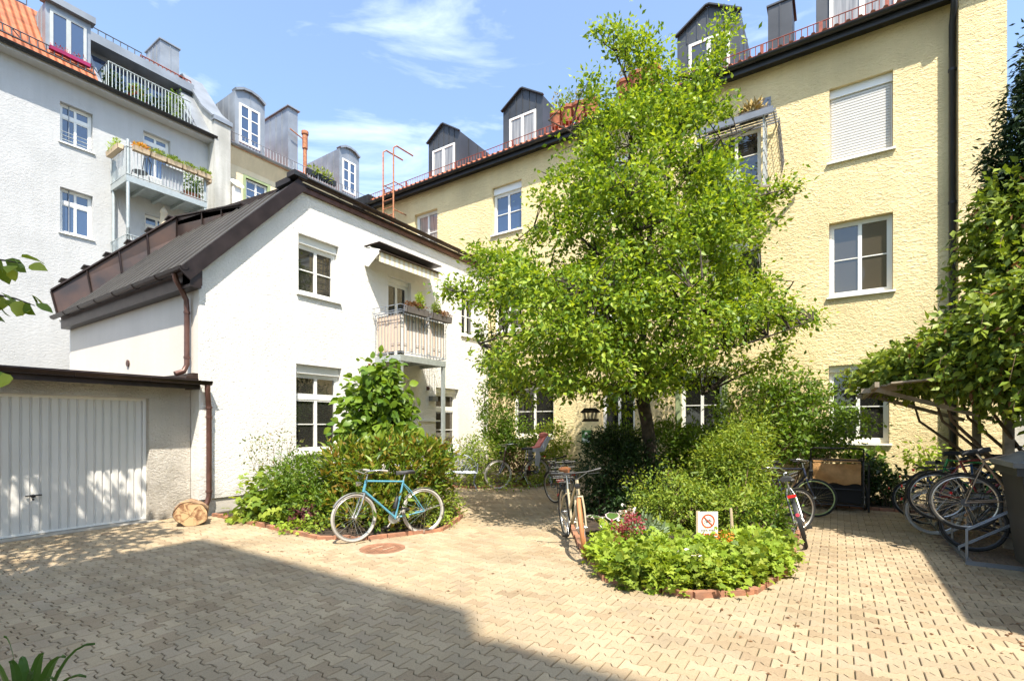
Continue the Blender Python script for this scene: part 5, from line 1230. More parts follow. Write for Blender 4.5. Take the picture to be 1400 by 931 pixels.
s.tube([p-base_ for p in hang], [.012, .011, .009, .006, .004], 6)
for a_, b_ in zip(hang, hang[1:]):
    for t in np.linspace(0, 1, 6): tend.append(np.array(a_.lerp(b_, float(t))))
s.build('stems', 'twig', vn)
tend = np.array(tend); q = np.repeat(tend, 2, axis=0); v, f = leaf_geo(q-np.array(base_), unit(rng.normal(size=q.shape)), .10, 'oval', .5, .4, .5); tmesh('tendril_leaves', v, f, 'leaf_light', vn)
cf = empty('conifer', (2.6, 9.7, 0), 0, 'dark conifer rising at the right edge beside the yellow wall', 'tree')
gs = []
for c, r in (((2.25, 9.5, 4.9), (.5, .5, .6)), ((2.32, 9.5, 5.4), (.46, .46, .6)), ((2.38, 9.5, 6.0), (.40, .4, .6)), ((2.45, 9.5, 6.6), (.28, .3, .5)), ((2.5, 9.5, 7.05), (.14, .14, .4)), ((2.8, 9.3, 5.5), (.5, .5, 1.0))):
    q, o = clumps(c, r, int(300*(r[0]*r[2]*2+r[0]*r[1])), 22, .085, .45, lump=.55); gs.append(leaf_geo(q-np.array((2.6, 9.7, 0)), o, .085, 'narrow', .3, .3, .5))
v, f = merge(gs); tmesh('crown', v, f, 'leaf_conifer', cf)
s = MB(); s.tube([(0., 0, 0), (-.1, -.1, 4), (-.1, -.2, 7)], [.14, .1, .02], 8); s.build('trunk', 'bark', cf)
# ---- cherry tree at the left edge, its branch tips reach into view
ct = empty('cherry_tree', (-5.6, .1, 0), 0, 'tree at the left edge with drooping pointed leaves entering the picture', 'tree')
cb0 = V((-5.6, .1, 0)); s = MB()
s.tube([(0, 0, 0), (0, .05, 1.2), (.05, .1, 2.2), (.1, .1, 3.0)], [.09, .07, .055, .04], 8); s.build('trunk', 'bark', ct)
s = MB(); lp = []
def bough(pts_, r0=.018, dens=7, spread=.03):
    pts_ = [V(p) for p in pts_]; s.tube([p-cb0 for p in pts_], [r0*(1-.85*j/(len(pts_)-1)) for j in range(len(pts_))], 6, caps=False)
    for a_, b_ in zip(pts_[1:], pts_[2:]):
        for t in np.linspace(0, 1, dens): lp.append(np.array(a_.lerp(b_, float(t)))+rng.normal(size=3)*spread)
top = cb0+V((.1, .1, 2.2))
bough([top, P(-120, 330, 3.7), P(-40, 352, 3.6), P(5, 356, 3.55), P(28, 360, 3.5)]); bough([top, P(-120, 380, 3.7), P(-30, 398, 3.6), P(20, 408, 3.55), P(48, 418, 3.5)])
bough([top, P(-100, 470, 3.6), P(-30, 505, 3.5), P(8, 518, 3.45)], dens=3); bough([top, P(-200, 250, 3.8), P(-90, 300, 3.8), P(-20, 385, 3.7)])
for i in range(26):
    a = rng.uniform(0, 2*math.pi); e_ = top+V((math.cos(a)*1.1-.5, math.sin(a)*1.1-.3, rng.uniform(.2, 1.4)))
    k_ = (e_-V((0, 0, CH))); dpt = k_.dot(FW); px = CX+F*k_.dot(RT)/max(dpt, .1)
    if px > -30 and dpt > 0: continue
    bough([cb0+V((.05, .1, 2.0)), (top+e_)/2, e_, e_+V((rng.uniform(-.3, .0), rng.uniform(-.3, .0), -.2))], dens=8, spread=.08)
cq, co_ = clumps((-6.7, .3, 5.3), (1.7, 1.9, 1.3), 240, 14, .17, .3, lump=.2)  # out-of-view crown clumps, added to shade the garage front
kk = cq-np.array([0, 0, CH]); dq = kk@np.array(FW); pq = CX+F*(kk@np.array(RT))/np.where(np.abs(dq) < .05, .05, dq)
keep = (dq < .05) | (pq < -45); cq = cq[keep]; co_ = co_[keep]
for i in range(7):
    a = i*.9; s.tube([(.08, .1, 2.9), (math.cos(a)*.5-.5, math.sin(a)*.5, 4.0), (math.cos(a)*1.1-1.0, math.sin(a)*1.1, 5.4)], [.035, .022, .008], 6)
s.build('branches', 'bark', ct)
lv, lf = leaf_geo(cq-np.array(cb0), co_, .14, 'broad', .7, .3, .6); tmesh('shade_crown', lv, lf, 'leaf_light', ct)
lp = np.array(lp); oo = unit(rng.normal(size=lp.shape)*.5+np.array([.25, .35, -.5])); v, f = leaf_geo(lp-np.array(cb0), oo, .115, 'broad', .6, .5, .35); tmesh('crown', v, f, 'leaf_light', ct)
# ---- strap leaved plant in the lower left corner
ag = empty('strap_leaf_plant', (-3.62, -.1, 0), 0, 'strap leaved green plant at the bottom left corner of the picture', 'plant')
base = P(35, 1010, 2.35); ag.location = (base.x, base.y, 0)
s = MB(); rr_ = random.Random(3)
targets = [(130, 880, 2.3), (118, 925, 2.2), (90, 898, 2.2), (5, 870, 2.3), (12, 905, 2.2), (60, 893, 2.3), (45, 920, 2.15), (140, 945, 2.2), (30, 898, 2.4), (75, 930, 2.1), (-20, 900, 2.3), (100, 960, 2.0), (-40, 930, 2.2), (20, 950, 2.0)]
for i, t in enumerate(targets):
    e_ = P(*t)-V(ag.location); mid = V((e_.x*.45, e_.y*.45, e_.z*.95+.04)); b0 = V((e_.x*.05, e_.y*.05, .02)); L = []
    for k in range(9):
        u = k/8; p = b0*(1-u)**2+mid*2*u*(1-u)+e_*u*u; L.append((p, (.013+.006*(i%3))*math.sin(math.pi*min(1, .25+u*.75))**.8+.001))
    sd = (e_-b0).cross(Z).normalized(); up_ = Z*.006
    vs = []
    for p, w_ in L: vs += [p-sd*w_+up_, p-Z*.004, p+sd*w_+up_]
    fs = []
    for k in range(8): o_ = k*3; fs += [(o_, o_+1, o_+4, o_+3), (o_+1, o_+2, o_+5, o_+4)]
    s.add(vs, fs, True)
s.build('leaves', 'leaf_varieg', ag, True)
s = MB(); s.lathe((0, 0, .001), [(.13, 0), (.17, .2), (.15, .2), (.01, .17)], 16); s.build('pot', 'terracotta', ag)
# ================================================================== OBJECTS
# ---- log
lg = empty('wood_log', (0, 0, 0), 0, 'short thick tree log with pale sawn end by the garage corner', 'log')
c0 = G(262, 716); lg.location = (c0.x, c0.y, 0)
s = MB(); n = 40; ax = V((.86, -.42, 0)).normalized(); sd = ax.cross(Z); L = .42; R0 = .20
def ring(t, k=1):
    o = []
    for i in range(n):
        a = 2*math.pi*i/n; r = R0*k*(1+.07*math.sin(a*2+.6)+.035*math.sin(a*5+1+t*2)+.02*math.sin(a*9))
        o.append(ax*(t*L)+sd*math.cos(a)*r*1.12+Z*(R0*.96+math.sin(a)*r))
    return o
vs = []; 
for j in range(9): vs += ring(j/8-.5, 1+.04*math.sin(j*1.7))
fs = [(j*n+i, j*n+(i+1) % n, (j+1)*n+(i+1) % n, (j+1)*n+i) for j in range(8) for i in range(n)]+[tuple(range(n))]
s.add(vs, fs, True); s.build('bark', 'log_bark', lg)
m_ = mat('sawn_wood', (.58, .36, .17), .85, bump=.6, bscale=30, bdist=.006); nn = m_.node_tree.nodes; ll = m_.node_tree.links
t = [x for x in nn if x.type == 'TEX_COORD'][0]; wv = nn.new('ShaderNodeTexNoise'); wv.inputs['Scale'].default_value = 9; wv.inputs['Detail'].default_value = 7; wv.inputs['Distortion'].default_value = 1.2
r_ = nn.new('ShaderNodeValToRGB'); r_.color_ramp.elements[0].color = (.20, .09, .04, 1); r_.color_ramp.elements[1].color = (.50, .33, .17, 1); r_.color_ramp.elements[0].position = .36; r_.color_ramp.elements[1].position = .56
ll.new(t.outputs['Object'], wv.inputs['Vector']); ll.new(wv.outputs['Fac'], r_.inputs[0]); ll.new(r_.outputs[0], nn['Principled BSDF'].inputs['Base Color'])
s = MB(); rg = ring(.5+.008, .985); cc = ax*(.5*L+.004)+Z*R0*.96
for i in range(n): s.poly(cc, rg[i], rg[(i+1) % n])
for k in range(4):
    a = k*1.7+.4; s.tube([cc+ax*.003, cc+ax*.004+sd*math.cos(a)*.09+Z*math.sin(a)*.09, cc+ax*.004+sd*math.cos(a+.1)*.19+Z*math.sin(a+.1)*.17], [.004, .003, .002], 4)
s.build('cut_face', 'sawn_wood', lg, True)

# ---- bicycles
def wheel(root, hub, ay, r, tyre='black_rubber', rim='alu', tw=.019, spokes=28, name='wheel', disc=False):
    ay = V(ay).normalized(); hub = V(hub); a = V((1, 0, 0)) if abs(ay.x) < .9 else V((0, 1, 0)); a = (a-ay*a.dot(ay)).normalized(); b = ay.cross(a)
    def circ(rr, n): return [hub+(a*math.cos(2*math.pi*k/n)+b*math.sin(2*math.pi*k/n))*rr for k in range(n)]
    s = MB(); s.lathe(hub-ay*.045, [(.02, 0), (.022, .012), (.014, .02), (.014, .07), (.022, .078), (.02, .09)], 10, ay); s.tube([hub-ay*.065, hub+ay*.065], .008, 6)
    w = s.build(name, 'alu', root)
    s = MB(); s.tube(circ(r-tw, 48), tw, 8, closed=True); s.build('tyre', tyre, w)
    s = MB(); s.tube(circ(r-tw*2-.006, 48), .011, 6, closed=True); s.build('rim', rim, w)
    s = MB()
    for k in range(spokes):
        t = 2*math.pi*k/spokes; t2 = t+(.5 if k % 2 else -.5); sg = 1 if (k//2) % 2 else -1
        s.tube([hub+ay*.032*sg+(a*math.cos(t2)+b*math.sin(t2))*.02, hub+(a*math.cos(t)+b*math.sin(t))*(r-tw*2-.008)], .0016, 3, caps=False)
    s.build('spokes', 'chrome', w)
    return w
def bicycle(name, label, rear, front, lean=0, steer=0, r=.34, style='diamond', fp='blue_paint', fkp=None, tyre='black_rubber', rim='alu', guards='alu', bars='flat', rack=True, basket=None, saddle='black_saddle', saddle_z=.92, bottle=False, stand=True, light=True, z0=0, pitch=0, tw=.019, group=None, child=False, chainguard=None, scale=1, rtyre=None, rear_basket=False):
    rear = V((*rear, 0)); front = V((*front, 0)); d = (front-rear).normalized(); wb = 1.04
    mid = rear if (front-rear).length < .5 else (rear+front)/2-d*wb/2
    root = empty(name, (0, 0, 0), 0, label, 'bicycle', group)
    root.matrix_world = Matrix.Translation((mid.x, mid.y, z0)) @ Matrix.Rotation(math.atan2(d.y, d.x), 4, 'Z') @ Matrix.Rotation(pitch, 4, 'Y') @ Matrix.Rotation(lean, 4, 'X') @ Matrix.Scale(scale, 4)
    fkp = fkp or fp
    RH = V((0, 0, r)); FH = V((wb, 0, r)); BBk = V((.44, 0, .28)); ST = V((.30, 0, .80 if style == 'diamond' else .66)); SP = V((.26, 0, saddle_z))
    HT = V((wb-.19, 0, .86)); HB = V((wb-.145, 0, .70)); ax = (HT-HB).normalized()
    if style == 'step': HT = V((wb-.20, 0, .90)); HB = V((wb-.145, 0, .66))
    s = MB(); tr = .016
    s.tube([HB-ax*.01, HT], .021, 8); s.tube([BBk, ST+(SP-ST).normalized()*.02], tr, 8); s.lathe(BBk-Y*.035, [(.025, 0), (.025, .07)], 10, Y)
    if style == 'diamond': s.tube([HB+ax*.01, BBk], .018, 8); s.tube([HT-ax*.02, ST], .014, 8)
    else:
        s.tube([HB+ax*.02, HB.lerp(BBk, .5)+V((.02, 0, -.04)), BBk], .024 if style == 'thick' else .018, 8)
        s.tube([HT-ax*.02, HT.lerp(ST, .45)+V((.0, 0, -.12)), BBk.lerp(ST, .45)], .016 if style == 'thick' else .013, 8)
    for y in (-.055, .055):
        s.tube([BBk+Y*y*.5, BBk.lerp(RH, .4)+Y*y, RH+Y*y], .009, 6); s.tube([ST+Y*y*.4-Z*.03, ST.lerp(RH, .3)+Y*y, RH+Y*y], .0075, 6)
    s.build('frame', fp, root)
    # steering assembly rotates about the head axis
    Q = Matrix.Rotation(steer, 4, ax)
    def T(p): return HB+(Q @ (V(p)-HB))
    s = MB()
    for y in (-.05, .05): s.tube([T(HB-ax*.03+Y*y*.8), T(HB.lerp(FH, .45)+Y*y+V((-.012, 0, 0))), T(FH+Y*y)], [.013, .011, .009], 7)
    s.tube([T(HB-ax*.03-Y*.05), T(HB-ax*.03+Y*.05)], .013, 6); s.build('fork', fkp, root)
    fw = wheel(root, T(FH), Q @ Y, r, tyre, rim, tw); rw = wheel(root, RH, Y, r, rtyre or tyre, rim, tw)
    if guards:
        for hub, M_, a0, a1 in ((RH, None, 35, 205), (FH, T, 30, 150)):
            s = MB(); pr = []
            for k in range(17):
                a = R(a0+(a1-a0)*k/16); p = hub+V((math.cos(a), 0, math.sin(a)))*(r+.016); rad = V((math.cos(a), 0, math.sin(a)))
                pr.append([p-Y*.028-rad*.008, p, p+Y*.028-rad*.008])
            vs = [(M_(q) if M_ else q) for row in pr for q in row]
            s.add(vs, [(i*3+j, i*3+j+1, i*3+j+4, i*3+j+3) for i in range(16) for j in (0, 1)], True)
            for y in (-.03, .03):
                a = R(a0+(a1-a0)*(.78 if hub is RH else .25)); q0 = hub+Y*y*1.7; q1 = hub+V((math.cos(a), 0, math.sin(a)))*(r+.014)+Y*y
                s.tube([(M_(q0) if M_ else q0), (M_(q1) if M_ else q1)], .0025, 4)
            s.build('mudguard', guards, root)
    # saddle
    s = MB(); s.tube([ST, SP], .0135, 8); s.build('seat_post', 'alu', root)
    s = MB(); pr = [(-.13, .075, 0), (-.11, .085, .012), (-.04, .07, .01), (.03, .035, .004), (.10, .020, .004), (.145, .012, -.004)]
    vs = []
    for x, w_, z in pr: vs += [SP+V((x, -w_, z)), SP+V((x, -w_*.5, z+.026)), SP+V((x, w_*.5, z+.026)), SP+V((x, w_, z)), SP+V((x, w_*.7, z-.03)), SP+V((x, -w_*.7, z-.03))]
    fs = [(i*6+j, i*6+(j+1) % 6, (i+1)*6+(j+1) % 6, (i+1)*6+j) for i in range(5) for j in range(6)]+[tuple(range(6)), tuple(range(30, 36))]
    s.add(vs, fs, True); s.build('saddle', saddle, root)
    # bars
    s = MB(); st = HT+ax*.08; sp = st+V((.055, 0, .01)); s.tube([T(HT), T(st), T(sp)], .013, 8); hb = MB()
    if bars == 'flat': hp = [(-.03, -.29, .02), (0, -.12, .0), (0, .12, 0), (-.03, .29, .02)]
    elif bars == 'city': hp = [(-.22, -.27, .03), (-.10, -.28, .05), (.04, -.17, .04), (.0, 0, 0), (.04, .17, .04), (-.10, .28, .05), (-.22, .27, .03)]
    else: hp = [(.06, -.20, -.12), (.10, -.21, -.03), (.06, -.20, .03), (0, -.13, .0), (0, .13, 0), (.06, .20, .03), (.10, .21, -.03), (.06, .20, -.12)]
    hb = [T(sp+V(p)) for p in hp]; s.tube(hb, .0115, 8); hd = s.build('handlebar', 'chrome' if bars != 'flat' else 'black_plastic', root)
    g_ = [MB(), MB()]
    for i, (a, b) in enumerate(((hb[0], hb[1]), (hb[-1], hb[-2]))): g_[i].tube([a, a.lerp(b, .8 if bars == 'city' else .45)], .017, 8); g_[i].build('grip', 'black_plastic' if fp != 'blue_paint' else 'grey_rubber', hd)
    s = MB()
    for sg, a, b in ((-1, hb[0], hb[1]), (1, hb[-1], hb[-2])):
        c_ = a.lerp(b, .85); dv = (b-a).normalized(); s.tube([c_, c_+(Q @ V((.05, 0, -.02))), a+(Q @ V((.05, 0, -.035)))+dv*.02], .005, 5)
        s.tube([c_, T(HT)+(Q @ V((.11, 0, .02))), T(HB)+(Q @ V((.04, 0, .0)))], .0028, 4)
    s.build('brake_levers', 'black_plastic', hd)
    # cranks
    s = MB(); s.lathe(BBk+Y*(-.052), [(.088, 0), (.09, .004)], 24, Y); s.tube([BBk-Y*.066, BBk+Y*.066], .011, 8); s.tube([BBk-Y*.06, BBk-Y*.065+V((.10, 0, -.13))], .0085, 6); s.tube([BBk+Y*.06, BBk+Y*.065+V((-.10, 0, .13))], .0085, 6)
    cs = s.build('crankset', 'alu', root)
    for sg, dv in ((-1, V((.10, 0, -.13))), (1, V((-.10, 0, .13)))): s = MB(); p = BBk+Y*(sg*.11)+dv; s.box(p.x-.04, p.x+.04, p.y-.04, p.y+.04, p.z-.011, p.z+.011); s.build('pedal', 'black_plastic', cs, True)
    s = MB(); 
    for z in (.05, -.05): s.tube([BBk+V((0, -.05, z*1.6)), RH+V((0, -.05, z*.9))], .004, 4)
    s.lathe(RH-Y*.053, [(.045, 0), (.045, .006)], 14, Y); s.build('chain', 'iron', root)
    if chainguard: s = MB(); s.prism([BBk+V((.10, -.058, .04)), BBk+V((.06, -.058, .10)), RH+V((-.02, -.058, .06)), RH+V((-.04, -.058, 0)), BBk+V((.0, -.058, -.08)), BBk+V((.09, -.058, -.05))], (0, -.012, 0)); s.build('chain_guard', chainguard, root, True)
    if rack:
        s = MB(); z = r+r+.06
        for y in (-.055, 0, .055): s.tube([(.20, y, z), (-.20, y, z)], .005, 5)
        for x in (.20, .0, -.20): s.tube([(x, -.06, z), (x, .06, z)], .005, 5)
        for y in (-.065, .065): s.tube([(-.10, y, z), (-.01, y*1.1, r)], .005, 5); s.tube([(.10, y, z), (.0, y*1.1, r)], .005, 5)
        s.build('luggage_rack', 'alu' if guards == 'alu' else 'black_plastic', root)
        s = MB(); s.box(-.235, -.21, -.05, .05, z-.03, z+.005); s.build('rear_light', 'red_lens', root, True)
        s = MB(); s.lathe((-r-.03, 0, r+.16), [(.022, 0), (.022, .02)], 10, (-1, 0, .3)); s.build('reflector', 'red_lens', root)
    if light: s = MB(); p = HT+V((.09, 0, -.05)); s.lathe(T(p), [(.022, 0), (.032, .03), (.034, .06), (.02, .065)], 12, Q @ X); s.build('headlight', 'black_plastic' if guards != 'alu' else 'chrome', root)
    if stand: s = MB(); s.tube([(.36, .03, .27), (.30, .17, .0+.01)], .009, 6); s.build('kickstand', 'alu', root)
    if bottle: s = MB(); p = BBk.lerp(ST, .35); s.lathe(p+V((.055, 0, -.05)), [(.034, 0), (.034, .14), (.018, .17), (.018, .19)], 12, (ST-BBk)); s.build('bottle', 'black_plastic', root)
    if basket:
        s = MB(); bx0 = T(HT+V((.23, 0, .0))); E1 = Q @ X; E2 = Q @ Y
        if rear_basket: bx0 = V((-.08, 0, .90)); E1 = X; E2 = Y
        def bp(u, v_, z): return bx0+E1*u+E2*v_+Z*z
        for lev, k in ((-.10, .8), (-.03, .87), (.04, .94), (.11, 1)): s.tube([bp(-.13*k, -.17*k, lev), bp(.13*k, -.17*k, lev), bp(.13*k, .17*k, lev), bp(-.13*k, .17*k, lev)], .005, 4, closed=True)
        for u, v_ in [(-.13+.065*i, sg*.17) for i in range(5) for sg in (-1, 1)]+[(sg*.13, -.17+.057*i) for i in range(7) for sg in (-1, 1)]: s.tube([bp(u*.8, v_*.8, -.10), bp(u, v_, .11)], .003, 4)
        for i in range(6): s.tube([bp(-.104, -.136+.054*i, -.10), bp(.104, -.136+.054*i, -.10)], .003, 4)
        s.build('basket', basket, root)
    return root
# light blue bicycle leaning against the shrubs
bicycle('bicycle', 'light blue bicycle with pale tyres leaning on the shrubs of the left bed', G(578, 729), G(487, 741), lean=.10, steer=.18, fp='blue_paint', fkp='alu', tyre='grey_rubber', guards='alu', bars='city', rack=False, bottle=True, stand=False, saddle_z=.93)
# city bicycle with child seat
cbk = bicycle('bicycle', 'dark ladies bicycle with red child seat parked before the corner bushes', G(737, 665), G(683, 669), lean=.03, steer=-.1, style='step', fp='brown_paint', tyre='grey_rubber', guards='black_plastic', bars='city', chainguard='black_plastic', scale=1.1)
def child_seat(root):
    s = MB(); z = .84
    s.prism([(-.05, -.14, z), (.14, -.14, z), (.14, -.14, z+.08), (-.05, -.14, z+.10), (-.26, -.14, z+.38), (-.34, -.14, z+.34), (-.15, -.14, z+.02)], (0, .28, 0)); c = s.build('child_seat', 'grey_cloth', root, True)
    s = MB(); s.prism([(-.04, -.11, z+.101), (.14, -.11, z+.082), (.14, -.11, z+.11), (-.02, -.11, z+.14), (-.21, -.11, z+.39), (-.245, -.11, z+.38)], (0, .22, 0)); s.lathe((-.22, 0, z+.40), [(.02, -.05), (.11, -.03), (.12, .03), (.03, .07)], 12); s.build('cushion', 'salmon', c)
    for y in (-.16, .16): s = MB(); s.prism([(.02, y, z), (.12, y, z), (.14, y, z-.32), (.04, y, z-.34), (-.02, y, z-.12)], (0, .012 if y > 0 else -.012, 0)); s.build('leg_guard', 'grey_cloth', c, True)
    s = MB(); s.prism([(.06, -.175, z-.15), (.12, -.175, z-.15), (.12, -.175, z-.50), (.06, -.175, z-.50)], (0, -.01, 0)); s.build('foot_strap', 'red_plastic', c, True)
child_seat(cbk)
# cream bicycle with tan tyres, seen from the front
bicycle('bicycle', 'cream bicycle with tan tyres and dark basket seen from the front beside the dark hedge', G(773, 733), G(797, 760), lean=.05, steer=-.24, r=.34, scale=1.09, rtyre='black_rubber', style='thick', fp='cream_paint', tyre='tan_rubber', guards=None, bars='flat', basket='black_plastic', rear_basket=True, saddle='leather', tw=.024, chainguard=None)
pk = G(786, 702)
bicycle('bicycle', 'dark bicycle mostly hidden behind the cream bicycle, facing away', (pk.x-.1, pk.y+.1), (pk.x-.95, pk.y+.9), lean=-.03, steer=.3, fp='iron', bars='flat', rack=True, guards='black_plastic')
# bicycles at the right of the island
bicycle('bicycle', 'silver and black bicycle with red rear light turned away from the camera', G(1106, 756), G(1093, 722), lean=-.26, steer=-.9, fp='silver_paint', fkp='navy_paint', guards='black_plastic', bars='city')
mat('petal_rim', (.42, .52, .22), .45)
bicycle('bicycle', 'grey bicycle with pale green rims parked behind the red lit one', (G(1112, 706).x-.85, G(1112, 706).y+.5), G(1112, 706), lean=.04, steer=.55, fp='navy_paint', rim='petal_rim', guards=None, bars='city', rack=False)
# bicycles in the rack (front wheels deep in the shelter)
def rk(y, x=1.25, dx=1.04, dy=0.0): return (x, y), (x+dx, y+dy)
a, b = rk(8.12, 1.40); bicycle('bicycle', 'bronze framed bicycle raised at the front of the bike rack', a, b, r=.35, z0=.36, pitch=-.28, lean=.04, fp='bronze_paint', guards='black_plastic', bars='flat', rack=False, stand=False, group=None)
a, b = rk(8.62, 1.47); bicycle('bicycle', 'black bicycle with white tyre stripe below the raised bronze one', a, b, r=.35, fp='black_plastic', rim='iron', guards='black_plastic', bars='city', stand=False)
a, b = rk(9.1, 1.22); bicycle('bicycle', 'dark red bicycle in the middle of the bike rack', a, b, r=.34, z0=.30, pitch=-.12, fp='darkred_paint', guards='black_plastic', stand=False)
a, b = rk(9.6, 1.2); bicycle('bicycle', 'silver wheeled bicycle in the middle of the rack, left of the dark red one', a, b, r=.34, fp='silver_paint', tyre='grey_rubber', guards='alu', bars='city', stand=False)
a, b = rk(10.15, 1.25); bicycle('bicycle', 'green bicycle half hidden at the far part of the rack', b, a, r=.34, z0=.25, fp='green_bike', guards=None, rack=False, stand=False)
a, b = rk(10.6, 1.3); bicycle('bicycle', 'blue bicycle standing upright at the back of the rack', b, a, r=.34, z0=.35, pitch=.35, fp='royal_paint', guards='black_plastic', bars='flat', rack=False, stand=False, steer=.3)
a, b = rk(11.1, 1.15); bk = bicycle('bicycle', 'farthest black bicycle of the rack with a grey saddle cover', a, b, r=.34, fp='black_plastic', guards='black_plastic', bars='city', saddle='tarp', saddle_z=.98, stand=False)
# the rack
rkx = 1.42; rr = empty('bike_rack', (rkx, 9.5, 0), 0, 'galvanised bike rack holding the bicycles under the shelter', 'bike rack')
s = MB(); s.box(-.14, -.09, -1.7, 1.85, .0, .04); s.box(.62, .67, -1.7, 1.85, .0, .04); s.box(-.16, .69, -1.74, -1.70, 0, .045); s.build('base', 'lamp_grey', rr, True)
for i in range(8):
    y = -1.55+i*.45; hi = .36 if i % 2 == 0 else .06; s = MB()
    for dy in (-.035, .035): s.tube([(-.12, y+dy, .03), (-.12, y+dy, hi+.02), (.35, y+dy, hi+.35), (.6, y+dy, .5), (.645, y+dy, .03)], .010, 6)
    s.build('wheel_holder', 'lamp_grey', rr)
# ---- cargo trailer
tp = G(1146, 700); tr_ = empty('bike_trailer', (tp.x-.03, tp.y+.15, 0), R(4), 'black framed bicycle cargo trailer with orange-brown fabric flap', 'bike trailer')
s = MB()
for x in (-.42, .42):
    s.tube([(x, -.02, .10), (x, -.02, .98), (x, .30, 1.0), (x, .62, .95), (x, .66, .12), (x, -.02, .10)], .017, 8)
s.tube([(-.42, -.10, 1.18), (-.38, -.14, 1.2), (.38, -.14, 1.2), (.42, -.10, 1.18), (.42, -.02, .95)], .014, 8); s.tube([(-.42, -.10, 1.18), (-.42, -.02, .95)], .014, 8)
for z in (.12, .42, .97): s.tube([(-.42, -.02, z), (.42, -.02, z)], .014, 6)
s.tube([(.5, -.06, .9), (.5, -.04, .02)], .02, 6); s.build('frame', 'black_plastic', tr_)
s = MB(); nx, nz_ = 12, 8; vs = []
for j in range(nz_+1):
    for i in range(nx+1):
        u = i/nx; v_ = j/nz_; vs.append((-.38+.76*u, -.05+.03*math.sin(u*9+v_*3)*(.3+v_)+.02*math.sin(v_*7+u*4), .52+.40*v_-.02*math.sin(u*math.pi)*v_+.02*math.cos(u*14)*(1-v_)))
s.add(vs, [(j*(nx+1)+i, j*(nx+1)+i+1, (j+1)*(nx+1)+i+1, (j+1)*(nx+1)+i) for j in range(nz_) for i in range(nx)], True)
s.prism([(-.38, -.05, .93), (.38, -.05, .93), (.38, .5, .96), (-.38, .5, .96)], (0, 0, .012)); s.build('fabric_flap', 'orange_cloth', tr_)
s = MB(); s.box(-.40, .40, .0, .6, .16, .50); s.prism([(-.40, .0, .5), (-.40, .6, .5), (-.40, .6, .92), (-.40, .02, .92)], (.01, 0, 0)); s.prism([(.39, .0, .5), (.39, .6, .5), (.39, .6, .92), (.39, .02, .92)], (.01, 0, 0)); s.build('body', 'dark_cloth', tr_, True)
for x in (-.50, .49): wheel(tr_, (x, .35, .25), X, .25, tyre='black_rubber', spokes=16)
# ---- wheeled bin
bb0 = G(1392, 796); bn = empty('wheeled_bin', (2.13, 7.5, 0), 0, 'black wheeled rubbish bin with grey lid at the right edge', 'bin')
bn.rotation_euler = (0, 0, R(90)); bn.scale = (.9, 1.5, 1.2)
def taper(mb, x0, x1, y0, y1, z0, X0, X1, Y0, Y1, z1):
    mb.add([(x0, y0, z0), (x1, y0, z0), (x1, y1, z0), (x0, y1, z0), (X0, Y0, z1), (X1, Y0, z1), (X1, Y1, z1), (X0, Y1, z1)], [(0, 1, 2, 3), (4, 5, 6, 7), (0, 1, 5, 4), (1, 2, 6, 5), (2, 3, 7, 6), (3, 0, 4, 7)])
s = MB(); taper(s, -.36, .30, -.30, .30, .10, -.48, .42, -.37, .37, .98)
for i in range(9): y = -.28+.07*i; s.beam((-.365, y, .14), (-.475, y*1.2, .84), .012, .016)
s.box(-.52, .45, -.40, .40, .93, 1.0); s.build('body', 'bin_plastic', bn, True)
s = MB(); taper(s, -.54, .48, -.42, .42, 1.002, -.54, .48, -.42, .42, 1.045); taper(s, -.50, .44, -.38, .38, 1.045, -.30, .35, -.28, .28, 1.12); s.tube([(-.53, -.3, 1.06), (-.58, -.28, 1.08), (-.58, .28, 1.08), (-.53, .3, 1.06)], .014, 6); s.build('lid', 'bin_lid', bn, True)
for x, y in ((-.36, -.26), (-.36, .26)):
    s = MB(); s.lathe((x+.02, y-.02, .075), [(.02, -.002), (.074, 0), (.075, .035), (.02, .037)], 16, Y); w_ = s.build('wheel', 'black_rubber', bn); s = MB(); s.tube([(x+.02, y, .075), (x+.05, y, .14)], .018, 6); s.build('fork', 'galv', w_)
s = MB(); Lx = lambda z: -.361-.12*(z-.1)/.88-.004      # white lettering and mark on the front
def mark(y0, y1, z0, z1): s.add([(Lx(z0), y0, z0), (Lx(z0), y1, z0), (Lx(z1), y1, z1), (Lx(z1), y0, z1)], [(0, 1, 2, 3)])
for y0, y1, z0, z1 in ((-.02, .0, .60, .72), (.05, .07, .60, .72), (-.02, .07, .65, .67), (-.10, -.04, .60, .615), (-.10, -.085, .60, .72), (-.10, -.04, .70, .72), (-.10, .07, .53, .56), (-.10, .07, .575, .585), (-.06, -.02, .42, .44), (-.05, -.035, .38, .47)): mark(y0, y1, z0, z1)
s.build('lettering', 'label_grey', bn, True)
s = MB(); s.add([(.0-.385, -.33, .16), (-.385, -.2, .16), (-.40, -.21, .30), (-.40, -.34, .30)], [(0, 1, 2, 3)]); s.build('yellow_patch', 'straw', bn, True)
